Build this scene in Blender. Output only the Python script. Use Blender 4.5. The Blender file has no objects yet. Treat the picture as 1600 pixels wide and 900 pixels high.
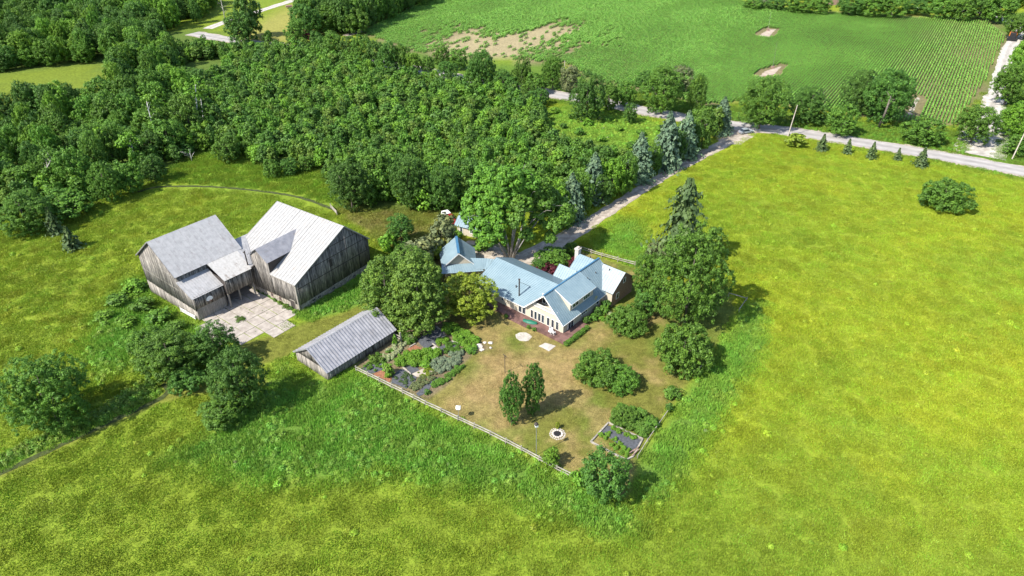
import bpy, math, random
import numpy as np
from mathutils import Vector, Matrix
PI = math.pi
sc = bpy.context.scene
C = bpy.data.collections.new('Scene'); sc.collection.children.link(C)
R = math.radians
random.seed(7); rng = np.random.default_rng(11)

# ------------------------------------------------------------------ camera
F_PX, PITCH, CAM_H = 1067.0, R(33), 72.0
cam = bpy.data.cameras.new('camera'); cam.sensor_width = 36; cam.lens = 36*F_PX/1600
cam.clip_start = .5; cam.clip_end = 4000
camo = bpy.data.objects.new('camera', cam); C.objects.link(camo)
camo.location = (0, 0, CAM_H); camo.rotation_euler = (PI/2-PITCH, 0, 0); sc.camera = camo
# ------------------------------------------------------------------ light
SUN_AZ, SUN_EL = R(214), R(47)      # direction towards the sun, measured from +x
S = Vector((math.cos(SUN_AZ)*math.cos(SUN_EL), math.sin(SUN_AZ)*math.cos(SUN_EL), math.sin(SUN_EL)))
sl = bpy.data.lights.new('sun', 'SUN'); sl.energy = 4.7; sl.angle = R(.53); sl.color = (1, .955, .87)
so = bpy.data.objects.new('sun', sl); C.objects.link(so); so.rotation_euler = S.to_track_quat('Z', 'Y').to_euler()
w = bpy.data.worlds.new('World'); sc.world = w; w.use_nodes = True
nt = w.node_tree; bg = nt.nodes['Background']; sky = nt.nodes.new('ShaderNodeTexSky')
sky.sky_type = 'NISHITA'; sky.sun_disc = False; sky.sun_elevation = SUN_EL; sky.sun_rotation = PI/2-SUN_AZ
nt.links.new(sky.outputs[0], bg.inputs[0]); bg.inputs[1].default_value = .145
sc.view_settings.view_transform = 'Standard'; sc.view_settings.look = 'None'
sc.view_settings.exposure = .76; sc.view_settings.gamma = 1
sc.cycles.max_bounces = 5; sc.cycles.diffuse_bounces = 2; sc.cycles.transparent_max_bounces = 4

# ------------------------------------------------------------------ helpers
def at(px, py, z=0.0):
    "ground point seen at a photograph pixel"
    x, y = (px-800)/F_PX, (py-450)/F_PX
    d = (x, math.cos(PITCH)-y*math.sin(PITCH), -(math.sin(PITCH)+y*math.cos(PITCH)))
    t = (z-CAM_H)/d[2]
    return Vector((d[0]*t, d[1]*t, z))
def scale_at(p):
    return F_PX/(p.y*math.cos(PITCH)+(CAM_H-p.z)*math.sin(PITCH))      # px per metre
def tag(o, label=None, cat=None, group=None, kind=None):
    if label: o['label'] = label
    if cat: o['category'] = cat
    if group: o['group'] = group
    if kind: o['kind'] = kind
    return o
def link(name, data, parent=None):
    o = bpy.data.objects.new(name, data); C.objects.link(o)
    if parent: o.parent = parent
    return o
def empty(name, loc=(0, 0, 0), rz=0, label=None, cat=None, group=None):
    o = link(name, None); o.location = loc; o.rotation_euler = (0, 0, rz); o.empty_display_size = .5
    return tag(o, label, cat, group)
def npmesh(name, V, Fq, mats=(), attrs=None, mi=None, smooth=False):
    "V (n,3), Fq (m,k) constant-size polygons"
    me = bpy.data.meshes.new(name); V = np.asarray(V, np.float32); Fq = np.asarray(Fq, np.int32)
    me.vertices.add(len(V)); me.vertices.foreach_set('co', V.ravel())
    k = Fq.shape[1]; me.loops.add(Fq.size); me.loops.foreach_set('vertex_index', Fq.ravel())
    me.polygons.add(len(Fq)); me.polygons.foreach_set('loop_start', np.arange(0, Fq.size, k, dtype=np.int32))
    for m in mats: me.materials.append(m)
    if mi is not None: me.polygons.foreach_set('material_index', np.asarray(mi, np.int32))
    if smooth: me.polygons.foreach_set('use_smooth', np.ones(len(Fq), bool))
    me.update(calc_edges=True)
    for n, a in (attrs or {}).items():
        a = np.asarray(a, np.float32)
        if a.ndim == 1: me.attributes.new(n, 'FLOAT', 'POINT').data.foreach_set('value', a)
        else:
            a4 = np.ones((len(a), 4), np.float32); a4[:, :3] = a[:, :3]
            me.attributes.new(n, 'FLOAT_COLOR', 'POINT').data.foreach_set('color', a4.ravel())
    return me
class MB:
    "mesh collector"
    def __init__(s): s.v = []; s.f = []; s.m = []
    def add(s, vs, fs, m=0):
        b = len(s.v); s.v += [tuple(v) for v in vs]; s.f += [tuple(b+i for i in f) for f in fs]; s.m += [m]*len(fs); return s
    def hexa(s, p, m=0):
        return s.add(p, [(0, 3, 2, 1), (4, 5, 6, 7), (0, 1, 5, 4), (1, 2, 6, 5), (2, 3, 7, 6), (3, 0, 4, 7)], m)
    def box(s, x0, x1, y0, y1, z0, z1, m=0):
        return s.hexa([(x0, y0, z0), (x1, y0, z0), (x1, y1, z0), (x0, y1, z0), (x0, y0, z1), (x1, y0, z1), (x1, y1, z1), (x0, y1, z1)], m)
    def bar(s, a, b, w, h=None, m=0):
        "square bar a->b"
        a, b = Vector(a), Vector(b); h = h or w; d = (b-a).normalized()
        up = Vector((0, 0, 1)) if abs(d.z) < .95 else Vector((0, 1, 0))
        r = d.cross(up).normalized()*w/2; u = r.cross(d).normalized()*h/2
        return s.hexa([a-r-u, a+r-u, b+r-u, b-r-u, a-r+u, a+r+u, b+r+u, b-r+u], m)
    def tube(s, pts, rad, n=7, m=0, cap=True):
        pts = [Vector(p) for p in pts]; base = len(s.v); K = len(pts)
        if not hasattr(rad, '__len__'): rad = [rad]*K
        for i, p in enumerate(pts):
            d = (pts[min(i+1, K-1)]-pts[max(i-1, 0)]).normalized()
            up = Vector((0, 0, 1)) if abs(d.z) < .9 else Vector((1, 0, 0))
            r = d.cross(up).normalized(); u = r.cross(d)
            for j in range(n):
                a = 2*PI*j/n; s.v.append(tuple(p+(r*math.cos(a)+u*math.sin(a))*rad[i]))
        for i in range(K-1):
            for j in range(n):
                s.f.append((base+i*n+j, base+i*n+(j+1) % n, base+(i+1)*n+(j+1) % n, base+(i+1)*n+j)); s.m.append(m)
        if cap:
            s.f.append(tuple(base+j for j in range(n))[::-1]); s.m.append(m)
            s.f.append(tuple(base+(K-1)*n+j for j in range(n))); s.m.append(m)
        return s
    def slab(s, pts, t, m=0):
        "planar polygon (any orientation) thickened downwards by t along its normal"
        P = [Vector(p) for p in pts]; n = (P[1]-P[0]).cross(P[-1]-P[0]).normalized()
        if n.z < 0: P = P[::-1]; n = -n
        Q = [p-n*t for p in P]; k = len(P)
        fs = [tuple(range(k)), tuple(range(2*k-1, k-1, -1))]+[(i, k+i, k+(i+1) % k, (i+1) % k) for i in range(k)]
        return s.add(P+Q, fs, m)
    def prism(s, prof, y0, y1, m=0):
        "profile in xz extruded in y"
        k = len(prof)
        return s.add([(x, y0, z) for x, z in prof]+[(x, y1, z) for x, z in prof],
                     [tuple(range(k)), tuple(range(2*k-1, k-1, -1))]+[(i, k+i, k+(i+1) % k, (i+1) % k) for i in range(k)], m)
    def mesh(s, name, mats, smooth=False):
        me = bpy.data.meshes.new(name); me.from_pydata(s.v, [], s.f)
        for m in (mats if isinstance(mats, (list, tuple)) else [mats]): me.materials.append(m)
        me.polygons.foreach_set('material_index', s.m)
        me.attributes.new('tint', 'FLOAT_COLOR', 'POINT').data.foreach_set('color', [1.0]*(4*len(s.v)))
        if smooth: me.polygons.foreach_set('use_smooth', [True]*len(s.f))
        me.update(); return me
    def build(s, name, mats, parent=None, smooth=False, kind=None):
        o = link(name, s.mesh(name, mats, smooth), parent)
        if kind: o['kind'] = kind
        return o

# value noise (numpy) -------------------------------------------------
_perm = rng.random((256, 256))
def vnoise(x, y, s):
    x = np.asarray(x)/s; y = np.asarray(y)/s
    xi = np.floor(x).astype(int); yi = np.floor(y).astype(int); fx = x-xi; fy = y-yi
    fx = fx*fx*(3-2*fx); fy = fy*fy*(3-2*fy); g = lambda a, b: _perm[a % 256, b % 256]
    return (g(xi, yi)*(1-fx)+g(xi+1, yi)*fx)*(1-fy)+(g(xi, yi+1)*(1-fx)+g(xi+1, yi+1)*fx)*fy
def fnoise(x, y, s, o=4):
    r = 0; a = 1; t = 0
    for i in range(o): r = r+a*vnoise(x+37*i, y-91*i, s/2**i); t += a; a *= .55
    return r/t
def world_poly(px, z=0): return np.array([at(x, y, z)[:2] for x, y in px])
def sdist(X, Y, P):
    "signed distance to polygon, positive inside"
    d = np.full(X.shape, 1e9); ins = np.zeros(X.shape, bool); n = len(P)
    for i in range(n):
        ax, ay = P[i]; bx, by = P[(i+1) % n]; ex, ey = bx-ax, by-ay
        t = np.clip(((X-ax)*ex+(Y-ay)*ey)/(ex*ex+ey*ey+1e-9), 0, 1)
        d = np.minimum(d, np.hypot(X-ax-t*ex, Y-ay-t*ey))
        c = (ay > Y) != (by > Y)
        ins ^= c & (X < ex*(Y-ay)/(ey if abs(ey) > 1e-9 else 1e-9)+ax)
    return np.where(ins, d, -d)
def ldist(X, Y, P):
    d = np.full(X.shape, 1e9)
    for i in range(len(P)-1):
        ax, ay = P[i]; bx, by = P[i+1]; ex, ey = bx-ax, by-ay
        t = np.clip(((X-ax)*ex+(Y-ay)*ey)/(ex*ex+ey*ey+1e-9), 0, 1)
        d = np.minimum(d, np.hypot(X-ax-t*ex, Y-ay-t*ey))
    return d
def hgt(x, y):
    "gentle terrain: the ground drops a metre left of the small barn"
    return -1.1*np.exp(-(((x+75)/14.)**2+((y-112)/13.)**2))
def at_g(px, py):
    p = at(px, py); 
    for _ in range(3): p = at(px, py, float(hgt(p.x, p.y)))
    return p

# ------------------------------------------------------------------ materials
def mat(name, col=(.5, .5, .5), rough=.8, metal=0, var=.15, scale=2.0, bump=0, stretch=None, col2=None, spec=.3, coords='Object', lo=.4, hi=.62):
    m = bpy.data.materials.new(name); m.use_nodes = True; n = m.node_tree.nodes; L = m.node_tree.links
    b = n['Principled BSDF']; b.inputs['Roughness'].default_value = rough; b.inputs['Metallic'].default_value = metal
    b.inputs['Specular IOR Level'].default_value = spec
    tc = n.new('ShaderNodeTexCoord'); mp = n.new('ShaderNodeMapping'); L.new(tc.outputs[coords], mp.inputs[0])
    if stretch: mp.inputs['Scale'].default_value = stretch
    nz = n.new('ShaderNodeTexNoise'); nz.inputs['Scale'].default_value = scale; nz.inputs['Detail'].default_value = 6; nz.inputs['Roughness'].default_value = .65
    L.new(mp.outputs[0], nz.inputs[0])
    cr = n.new('ShaderNodeValToRGB'); c2 = col2 or tuple(c*(1-var) for c in col); c1 = col if col2 else tuple(min(1, c*(1+var)) for c in col)
    cr.color_ramp.elements[0].position = lo; cr.color_ramp.elements[1].position = hi
    cr.color_ramp.elements[0].color = (*c2, 1); cr.color_ramp.elements[1].color = (*c1, 1)
    L.new(nz.outputs[0], cr.inputs[0]); L.new(cr.outputs[0], b.inputs['Base Color'])
    if bump:
        bp = n.new('ShaderNodeBump'); bp.inputs['Strength'].default_value = bump; bp.inputs['Distance'].default_value = .03
        L.new(nz.outputs[0], bp.inputs['Height']); L.new(bp.outputs[0], b.inputs['Normal'])
    return m
def boards_mat(name, dark, light):
    "weathered vertical barn boards; tint is a per-board vertex attribute"
    m = mat(name, light, .9, 0, scale=1.2, col2=dark, stretch=(5, 5, .55), bump=.25, lo=.36, hi=.66)
    n = m.node_tree.nodes; L = m.node_tree.links; b = n['Principled BSDF']; cr = [x for x in n if x.type == 'VALTORGB'][0]
    a = n.new('ShaderNodeAttribute'); a.attribute_name = 'tint'
    mx = n.new('ShaderNodeMix'); mx.data_type = 'RGBA'; mx.blend_type = 'MULTIPLY'; mx.inputs[0].default_value = 1
    L.new(cr.outputs[0], mx.inputs[6]); L.new(a.outputs['Color'], mx.inputs[7]); L.new(mx.outputs[2], b.inputs['Base Color'])
    return m
def roof_mat(name, col, col2, scale=1.5, rough=.45, metal=0., stain=None):
    m = mat(name, col, rough, metal, scale=scale, col2=col2, lo=.35, hi=.6, spec=.4)
    if stain:
        n = m.node_tree.nodes; L = m.node_tree.links; b = n['Principled BSDF']; cr = [x for x in n if x.type == 'VALTORGB'][0]
        tc = n.new('ShaderNodeTexCoord'); mp = n.new('ShaderNodeMapping'); mp.inputs['Scale'].default_value = (1.6, .5, .5); L.new(tc.outputs['Object'], mp.inputs[0])
        nz = n.new('ShaderNodeTexNoise'); nz.inputs['Scale'].default_value = 1.1; nz.inputs['Detail'].default_value = 8; nz.inputs['Roughness'].default_value = .7; L.new(mp.outputs[0], nz.inputs[0])
        r2 = n.new('ShaderNodeValToRGB'); r2.color_ramp.elements[0].position = .54; r2.color_ramp.elements[1].position = .74; L.new(nz.outputs[0], r2.inputs[0])
        mx = n.new('ShaderNodeMix'); mx.data_type = 'RGBA'; L.new(r2.outputs[0], mx.inputs[0]); L.new(cr.outputs[0], mx.inputs[6]); mx.inputs[7].default_value = (*stain, 1)
        L.new(mx.outputs[2], b.inputs['Base Color'])
    return m
def leaf_mat(name, col, hue=.045, transl=.22, inst=False, dark=.55):
    "foliage: per-clump tint attribute, per-object random, world noise"
    m = bpy.data.materials.new(name); m.use_nodes = True; n = m.node_tree.nodes; L = m.node_tree.links
    for x in list(n): n.remove(x)
    out = n.new('ShaderNodeOutputMaterial'); d = n.new('ShaderNodeBsdfPrincipled'); d.inputs['Roughness'].default_value = .55
    d.inputs['Specular IOR Level'].default_value = .25
    t = n.new('ShaderNodeBsdfTranslucent'); ms = n.new('ShaderNodeMixShader'); ms.inputs[0].default_value = transl
    a = n.new('ShaderNodeAttribute'); a.attribute_name = 'tint'
    cr = n.new('ShaderNodeValToRGB'); e = cr.color_ramp.elements
    r, g, b = col
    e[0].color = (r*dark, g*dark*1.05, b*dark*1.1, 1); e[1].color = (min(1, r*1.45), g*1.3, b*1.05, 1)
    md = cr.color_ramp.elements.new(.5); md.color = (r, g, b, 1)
    oi = n.new('ShaderNodeObjectInfo'); ma = n.new('ShaderNodeMath'); ma.operation = 'MULTIPLY_ADD'; ma.inputs[1].default_value = .3; ma.inputs[2].default_value = -.15
    L.new(oi.outputs['Random'], ma.inputs[0]); ad = n.new('ShaderNodeMath'); ad.operation = 'ADD'; L.new(a.outputs['Fac'], ad.inputs[0]); L.new(ma.outputs[0], ad.inputs[1])
    L.new(ad.outputs[0], cr.inputs[0]); colout = cr.outputs[0]
    if inst:
        ia = n.new('ShaderNodeAttribute'); ia.attribute_type = 'INSTANCER'; ia.attribute_name = 'icol'
        mx = n.new('ShaderNodeMix'); mx.data_type = 'RGBA'; mx.blend_type = 'MULTIPLY'; mx.inputs[0].default_value = 1
        L.new(colout, mx.inputs[6]); L.new(ia.outputs['Color'], mx.inputs[7]); colout = mx.outputs[2]
    hs = n.new('ShaderNodeHueSaturation'); mh = n.new('ShaderNodeMath'); mh.operation = 'MULTIPLY_ADD'; mh.inputs[1].default_value = hue*.4; mh.inputs[2].default_value = .5-hue*.2
    L.new(oi.outputs['Random'], mh.inputs[0]); L.new(mh.outputs[0], hs.inputs['Hue']); L.new(colout, hs.inputs['Color'])
    L.new(hs.outputs[0], d.inputs['Base Color']); L.new(hs.outputs[0], t.inputs[0])
    L.new(d.outputs[0], ms.inputs[1]); L.new(t.outputs[0], ms.inputs[2]); L.new(ms.outputs[0], out.inputs[0])
    return m

M = {}
M['board'] = boards_mat('weathered_grey_boards', (.06, .055, .052), (.33, .30, .265))
M['board_pale'] = boards_mat('pale_weathered_boards', (.20, .18, .155), (.38, .345, .30))
M['metal_white'] = roof_mat('old_white_roof_metal', (.375, .368, .355), (.305, .297, .285), stain=(.36, .31, .27))
M['metal_patchy'] = roof_mat('flaking_white_roof', (.47, .455, .43), (.38, .365, .34), scale=2.5, stain=(.22, .18, .15))
M['metal_grey'] = roof_mat('galvanised_grey_roof', (.35, .345, .365), (.25, .25, .27), scale=.9, stain=(.25, .23, .23))
M['metal_light'] = roof_mat('worn_light_roof_metal', (.42, .41, .405), (.33, .325, .32), scale=1.3, stain=(.26, .24, .23))
M['metal_blue'] = roof_mat('pale_blue_roof_metal', (.225, .305, .34), (.185, .262, .30), scale=.5, rough=.38)
M['metal_pale'] = roof_mat('weathered_pale_blue_roof', (.33, .37, .385), (.27, .31, .33), scale=1.2, rough=.4)
M['trim_blue'] = mat('dark_blue_trim', (.05, .15, .26), .5, var=.1)
M['stucco'] = mat('cream_siding', (.52, .46, .36), .9, var=.06, scale=6)
M['trim'] = mat('white_paint', (.78, .77, .74), .6, var=.04)
M['glass'] = mat('dark_window_glass', (.03, .04, .05), .12, var=.3, scale=.6, spec=.6)
M['stone'] = mat('barn_foundation_stone', (.46, .41, .34), .95, col2=(.20, .17, .14), scale=2.2, bump=.6)
M['brick'] = mat('red_brick', (.30, .195, .155), .9, var=.35, scale=5)
M['concrete'] = mat('old_concrete', (.43, .385, .335), .95, col2=(.31, .27, .235), scale=.9, bump=.2, coords='Object')
M['deck'] = mat('stained_red_decking', (.165, .092, .078), .7, var=.35, scale=.8)
M['darkwood'] = mat('dark_wood', (.06, .05, .045), .9)
M['dark'] = mat('dark_void', (.02, .02, .022), .9)
M['rail'] = mat('weathered_fence_wood', (.42, .38, .32), .9, col2=(.22, .20, .17), scale=2)
M['bark'] = mat('grey_brown_bark', (.17, .145, .12), .95, var=.3, scale=2, bump=.4)
M['bark_pale'] = mat('pale_grey_bark', (.42, .39, .35), .9, var=.25, scale=2)
M['bark_mid'] = mat('grey_bark', (.27, .25, .22), .9, var=.3, scale=2)
M['birch'] = mat('white_birch_bark', (.62, .60, .56), .8, var=.2, scale=3)
M['asphalt'] = mat('worn_grey_asphalt', (.36, .335, .315), .9, var=.10, scale=.35, coords='Object')
M['gravel'] = mat('pale_gravel', (.46, .40, .33), .95, col2=(.30, .25, .20), scale=.8, coords='Object')
M['gravel_white'] = mat('white_gravel', (.54, .50, .45), .95, col2=(.38, .345, .30), scale=.7, coords='Object')
M['fabric'] = mat('grey_landscape_fabric', (.085, .09, .10), .8, var=.25, scale=3)
M['soil'] = mat('brown_soil', (.19, .125, .085), .95, var=.3, scale=2)
M['soil_pale'] = mat('dry_pale_soil', (.40, .32, .25), .95, var=.15, scale=.5)
M['mulch'] = mat('red_brown_mulch', (.27, .12, .065), .95, var=.3, scale=4)
M['rubble'] = mat('pale_garden_stone', (.55, .49, .43), .9, var=.15, scale=3)
M['white'] = mat('white_plastic', (.82, .82, .80), .5, var=.03)
M['green_tarp'] = mat('green_cover', (.02, .14, .09), .5, var=.15)
M['steel'] = mat('galvanised_steel', (.45, .45, .46), .4, .6, var=.1)
M['red_paint'] = mat('dark_red_car_paint', (.25, .012, .02), .3, var=.05, spec=.6)
M['silver'] = mat('silver_car_paint', (.38, .42, .46), .3, .3, var=.05, spec=.6)
M['orange'] = mat('orange_machine_paint', (.55, .17, .03), .5, var=.1)
M['rubber'] = mat('black_rubber', (.02, .02, .02), .8)
M['pole'] = mat('weathered_utility_pole', (.50, .44, .37), .9, var=.15, scale=1.5)
M['chimney'] = mat('pale_chimney_masonry', (.50, .45, .40), .9, var=.2, scale=5, bump=.4)
LM = {}
LM['green'] = leaf_mat('leaves_mid_green', (0.108, 0.225, 0.030))
LM['deep'] = leaf_mat('leaves_deep_green', (0.082, 0.182, 0.030))
LM['bright'] = leaf_mat('leaves_bright_green', (0.150, 0.300, 0.030))
LM['yellow'] = leaf_mat('leaves_yellow_green', (0.228, 0.300, 0.030))
LM['cedar'] = leaf_mat('cedar_leaves', (0.130, 0.225, 0.034))
LM['spruce'] = leaf_mat('spruce_needles', (.080, .130, .045), transl=.08)
LM['blue'] = leaf_mat('blue_spruce_needles', (.120, .195, .115), transl=.08, hue=.04)
LM['olive'] = leaf_mat('olive_conifer_needles', (0.143, 0.176, 0.072), transl=.08)
LM['young'] = leaf_mat('young_plantation_leaves', (0.110, 0.240, 0.028))
LM['purple'] = leaf_mat('dark_red_leaves', (.10, .02, .025), hue=.05)
LM['weed'] = leaf_mat('weed_leaves', (.9, .9, .9), inst=True, hue=.10, dark=.6)
LM['grass'] = leaf_mat('grass_blades', (.95, .95, .95), inst=True, hue=.06, dark=.7)
LM['corn'] = leaf_mat('corn_leaves', (.200, .400, .070), hue=.05, transl=.25, dark=.65)
LM['flower'] = leaf_mat('pale_flowers', (.34, .38, .20), hue=.1, transl=.1)
LM['grey'] = leaf_mat('grey_green_leaves', (.20, .26, .16), hue=.1)

for k in ('asphalt', 'gravel', 'gravel_white'):
    n = M[k].node_tree.nodes; L = M[k].node_tree.links; cr = [x for x in n if x.type == 'VALTORGB'][0]; a = n.new('ShaderNodeAttribute'); a.attribute_name = 'tint'
    mx = n.new('ShaderNodeMix'); mx.data_type = 'RGBA'; mx.blend_type = 'MULTIPLY'; mx.inputs[0].default_value = 1
    L.new(cr.outputs[0], mx.inputs[6]); L.new(a.outputs['Color'], mx.inputs[7]); L.new(mx.outputs[2], n['Principled BSDF'].inputs['Base Color'])

# ------------------------------------------------------------------ zones (photograph pixels on the ground)
Z = {k: world_poly(v) for k, v in dict(
    lot=[(548, 571), (620, 607), (720, 656), (800, 693), (910, 746), (975, 782), (1000, 712), (1045, 637), (1085, 583), (1112, 552), (1150, 480), (1130, 440), (1040, 440), (1000, 420), (900, 390), (860, 372), (800, 400), (740, 375), (700, 370), (650, 385), (600, 480), (560, 560)],
    dry=[(672, 640), (790, 680), (835, 655), (900, 600), (905, 560), (960, 520), (1000, 500), (930, 520), (880, 560), (800, 545), (775, 500), (715, 500), (760, 545), (730, 590)],
    barnlawn=[(395, 575), (440, 560), (500, 535), (600, 500), (600, 468), (568, 476), (525, 492), (480, 503), (440, 520), (380, 535), (330, 560)],
    backlawn=[(520, 326), (600, 312), (690, 330), (722, 345), (715, 385), (660, 395), (600, 385), (560, 355)],
    path=[(-60, 776), (0, 746), (100, 699), (200, 653), (250, 631), (300, 618), (370, 610), (420, 600), (400, 570), (320, 590), (262, 590), (252, 600), (262, 612), (238, 629), (190, 649), (100, 691), (0, 738), (-60, 768)],
    lush1=[(395, 610), (440, 570), (470, 585), (520, 590), (560, 580), (640, 620), (720, 660), (800, 697), (900, 745), (985, 790), (1000, 830), (930, 830), (850, 800), (760, 770), (600, 740), (520, 760), (400, 750), (250, 720), (330, 670)],
    lush2=[(985, 795), (1000, 712), (1050, 640), (1090, 585), (1118, 548), (1160, 480), (1195, 470), (1195, 540), (1150, 620), (1095, 700), (1040, 780)],
    lush3=[(150, 500), (190, 430), (235, 430), (240, 470), (310, 505), (330, 560), (250, 590), (220, 560), (150, 600), (130, 560)],
    lush4=[(462, 482), (520, 455), (578, 422), (610, 440), (572, 474), (525, 491), (482, 501), (448, 486), (405, 462), (415, 452)],
    lush5=[(905, 400), (960, 340), (1010, 340), (1020, 420), (1000, 425), (930, 390)],
    bank=[(-60, 745), (0, 712), (90, 668), (160, 640), (215, 600), (240, 595), (248, 605), (255, 612), (232, 627), (190, 648), (100, 690), (0, 737), (-60, 765)],
    meadow=[(835, 168), (900, 165), (1000, 182), (1070, 205), (1025, 245), (985, 262), (930, 256), (880, 238), (845, 215)],
    rough=[(250, 283), (330, 292), (400, 297), (470, 308), (525, 325), (600, 310), (540, 280), (520, 255), (400, 240), (340, 230), (260, 250)],
    corn=[(560, 50), (700, -14), (800, -25), (1150, -4), (1180, 8), (1300, 20), (1545, 33), (1577, 60), (1568, 75), (1545, 130), (1500, 197), (1440, 195), (1180, 160), (1100, 165), (1000, 140), (930, 128), (880, 100), (760, 92), (650, 85)],
    bare=[(670, 70), (730, 45), (790, 48), (870, 38), (925, 50), (905, 68), (840, 84), (790, 100), (700, 96)],
    farlawn=[(380, 65), (400, 40), (470, 2), (520, -10), (500, 45), (470, 68)],
    clearing=[(-40, 190), (60, 180), (178, 158), (178, 122), (150, 100), (60, 108), (-40, 122)],
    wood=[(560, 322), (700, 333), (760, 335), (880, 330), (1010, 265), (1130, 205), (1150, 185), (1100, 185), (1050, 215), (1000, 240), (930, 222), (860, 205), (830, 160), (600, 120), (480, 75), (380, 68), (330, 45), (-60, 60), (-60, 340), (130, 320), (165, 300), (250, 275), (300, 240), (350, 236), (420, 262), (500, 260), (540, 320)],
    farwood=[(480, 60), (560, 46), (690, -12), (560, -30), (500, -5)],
    roadstrip=[(600, 120), (700, 130), (860, 160), (1000, 182), (1160, 200), (1300, 222), (1700, 300), (1700, 235), (1500, 205), (1420, 198), (1180, 168), (1000, 145), (880, 105), (700, 88), (580, 60)],
    lanestrip=[(1500, 245), (1540, 130), (1568, 70), (1540, 20), (1700, 20), (1700, 260)],
    garden=[(556, 572), (600, 530), (620, 512), (680, 500), (700, 500), (770, 545), (740, 552), (700, 600), (668, 625), (620, 604)],
).items()}
def ss(a, b, x): t = np.clip((x-a)/(b-a), 0, 1); return t*t*(3-2*t)
_pas1 = np.array((.190, .248, .019)); _pas2 = np.array((.232, .272, .019)); _pas3 = np.array((.156, .226, .019))
def ground_fields(X, Y):
    "returns albedo, and lushness / pasture masks"
    n1 = fnoise(X, Y, 28); n2 = fnoise(X+300, Y, 7); n3 = fnoise(X, Y+500, 2.2, 3); jit = (n2-.5)*5+(n3-.5)*3
    def msk(k, soft=1., j=.6): return ss(-soft, soft, sdist(X, Y, Z[k])+jit*j)
    a = ss(.35, .68, n1+.25*(n2-.5))[:, None]; col = _pas1*(1-a)+_pas2*a
    b = ss(.48, .72, fnoise(X-90, Y+40, 9))[:, None]; col = col*(1-b*.4)+_pas3*b*.4
    # left part of the place is greener
    g = np.maximum(ss(12, -45, X)*.6, ss(85, 58, Y+.25*X)*.75)[:, None]; col = col*(1-g)+np.array((.143, .204, .019))*g
    f_ = (fnoise(X+60, Y-60, 5)*.18+.91)[:, None]; col = col*f_
    def mix(c, m): nonlocal col; m = m[:, None] if m.ndim == 1 else m; col = col*(1-m)+np.asarray(c)*m
    lush = np.maximum.reduce([msk('lush1', 3), msk('lush2', 2, .4), msk('lush3', 3), msk('lush4', 1, .2), msk('lush5', 3), .8*msk('bank', 1, .15)])
    mix((.092, .180, .028), lush*.85)
    mix((.14, .22, .022), msk('rough', 1.2, .2)*.7)
    mix((.155, .255, .03), msk('meadow', 3)); mix((.075, .15, .018), np.maximum(msk('roadstrip', 3), msk('lanestrip', 3))*.85)
    lot = msk('lot', .7, .12)
    lawn = np.array((.150, .150, .030)); tan = np.array((.31, .215, .095)); gr = np.array((.105, .155, .022))
    k = ss(.40, .60, fnoise(X+50, Y-20, 9))[:, None]; k2 = ss(.48, .66, fnoise(X-150, Y+220, 5))[:, None]
    lc = lawn*(1-k*.6)+gr*k*.6; lc = lc*(1-.55*k2)+tan*.55*k2
    d = (msk('dry', 3, .7)*(.42+.42*n3))[:, None]; lc = lc*(1-d)+tan*d
    mix(lc, lot)
    bl = np.array((.155, .165, .028)); k3 = ss(.5, .7, fnoise(X, Y+77, 6))[:, None]
    mix(bl*(1-k3*.5)+np.array((.23, .185, .07))*k3*.5, np.maximum(msk('barnlawn', .8, .12), msk('backlawn', 1, .3)))
    mix((.17, .185, .032), msk('path', .5, .05))
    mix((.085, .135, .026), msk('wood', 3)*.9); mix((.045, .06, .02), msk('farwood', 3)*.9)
    mix((.145, .19, .02), msk('clearing', 4)); mix((.26, .25, .06), msk('farlawn', 4))
    mix((.17, .135, .075), msk('corn', 1, .1)*.9)
    mix((.31, .255, .14), msk('bare', 9)*msk('corn', 1, .1)); 
    mix((.17, .13, .08), msk('garden', .5, .1)*.9)
    return col, lush, lot

def nonuni(lo, hi, a, b, fine, coarse):
    return np.concatenate([np.arange(lo, a, coarse), np.arange(a, b, fine), np.arange(b, hi, coarse)])
gx = nonuni(-900, 900, -85, 75, .55, 9); gy = nonuni(-60, 1500, 38, 150, .55, 9)
X, Y = np.meshgrid(gx, gy); nx, ny = len(gx), len(gy); Xf, Yf = X.ravel(), Y.ravel()
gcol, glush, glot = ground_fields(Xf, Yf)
zz = hgt(Xf, Yf)
idx = np.arange(nx*ny).reshape(ny, nx)
Fq = np.stack([idx[:-1, :-1], idx[:-1, 1:], idx[1:, 1:], idx[1:, :-1]], -1).reshape(-1, 4)
gm = bpy.data.materials.new('ground_grass'); gm.use_nodes = True; n = gm.node_tree.nodes; L = gm.node_tree.links; b = n['Principled BSDF']
b.inputs['Roughness'].default_value = .9; b.inputs['Specular IOR Level'].default_value = .15
a = n.new('ShaderNodeAttribute'); a.attribute_name = 'gcol'; tc = n.new('ShaderNodeTexCoord')
prev = a.outputs['Color']
for scl, lo, hi, d in ((1.1, .78, 1.22, 3), (.22, .92, 1.08, 4), (5., .74, 1.26, 2)):
    nz = n.new('ShaderNodeTexNoise'); nz.inputs['Scale'].default_value = scl; nz.inputs['Detail'].default_value = d; L.new(tc.outputs['Object'], nz.inputs[0])
    mr = n.new('ShaderNodeMapRange'); mr.inputs[1].default_value = .32; mr.inputs[2].default_value = .68; mr.inputs[3].default_value = lo; mr.inputs[4].default_value = hi; L.new(nz.outputs[0], mr.inputs[0])
    v = n.new('ShaderNodeVectorMath'); v.operation = 'SCALE'; L.new(prev, v.inputs[0]); L.new(mr.outputs[0], v.inputs['Scale']); prev = v.outputs[0]
L.new(prev, b.inputs['Base Color'])
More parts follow.
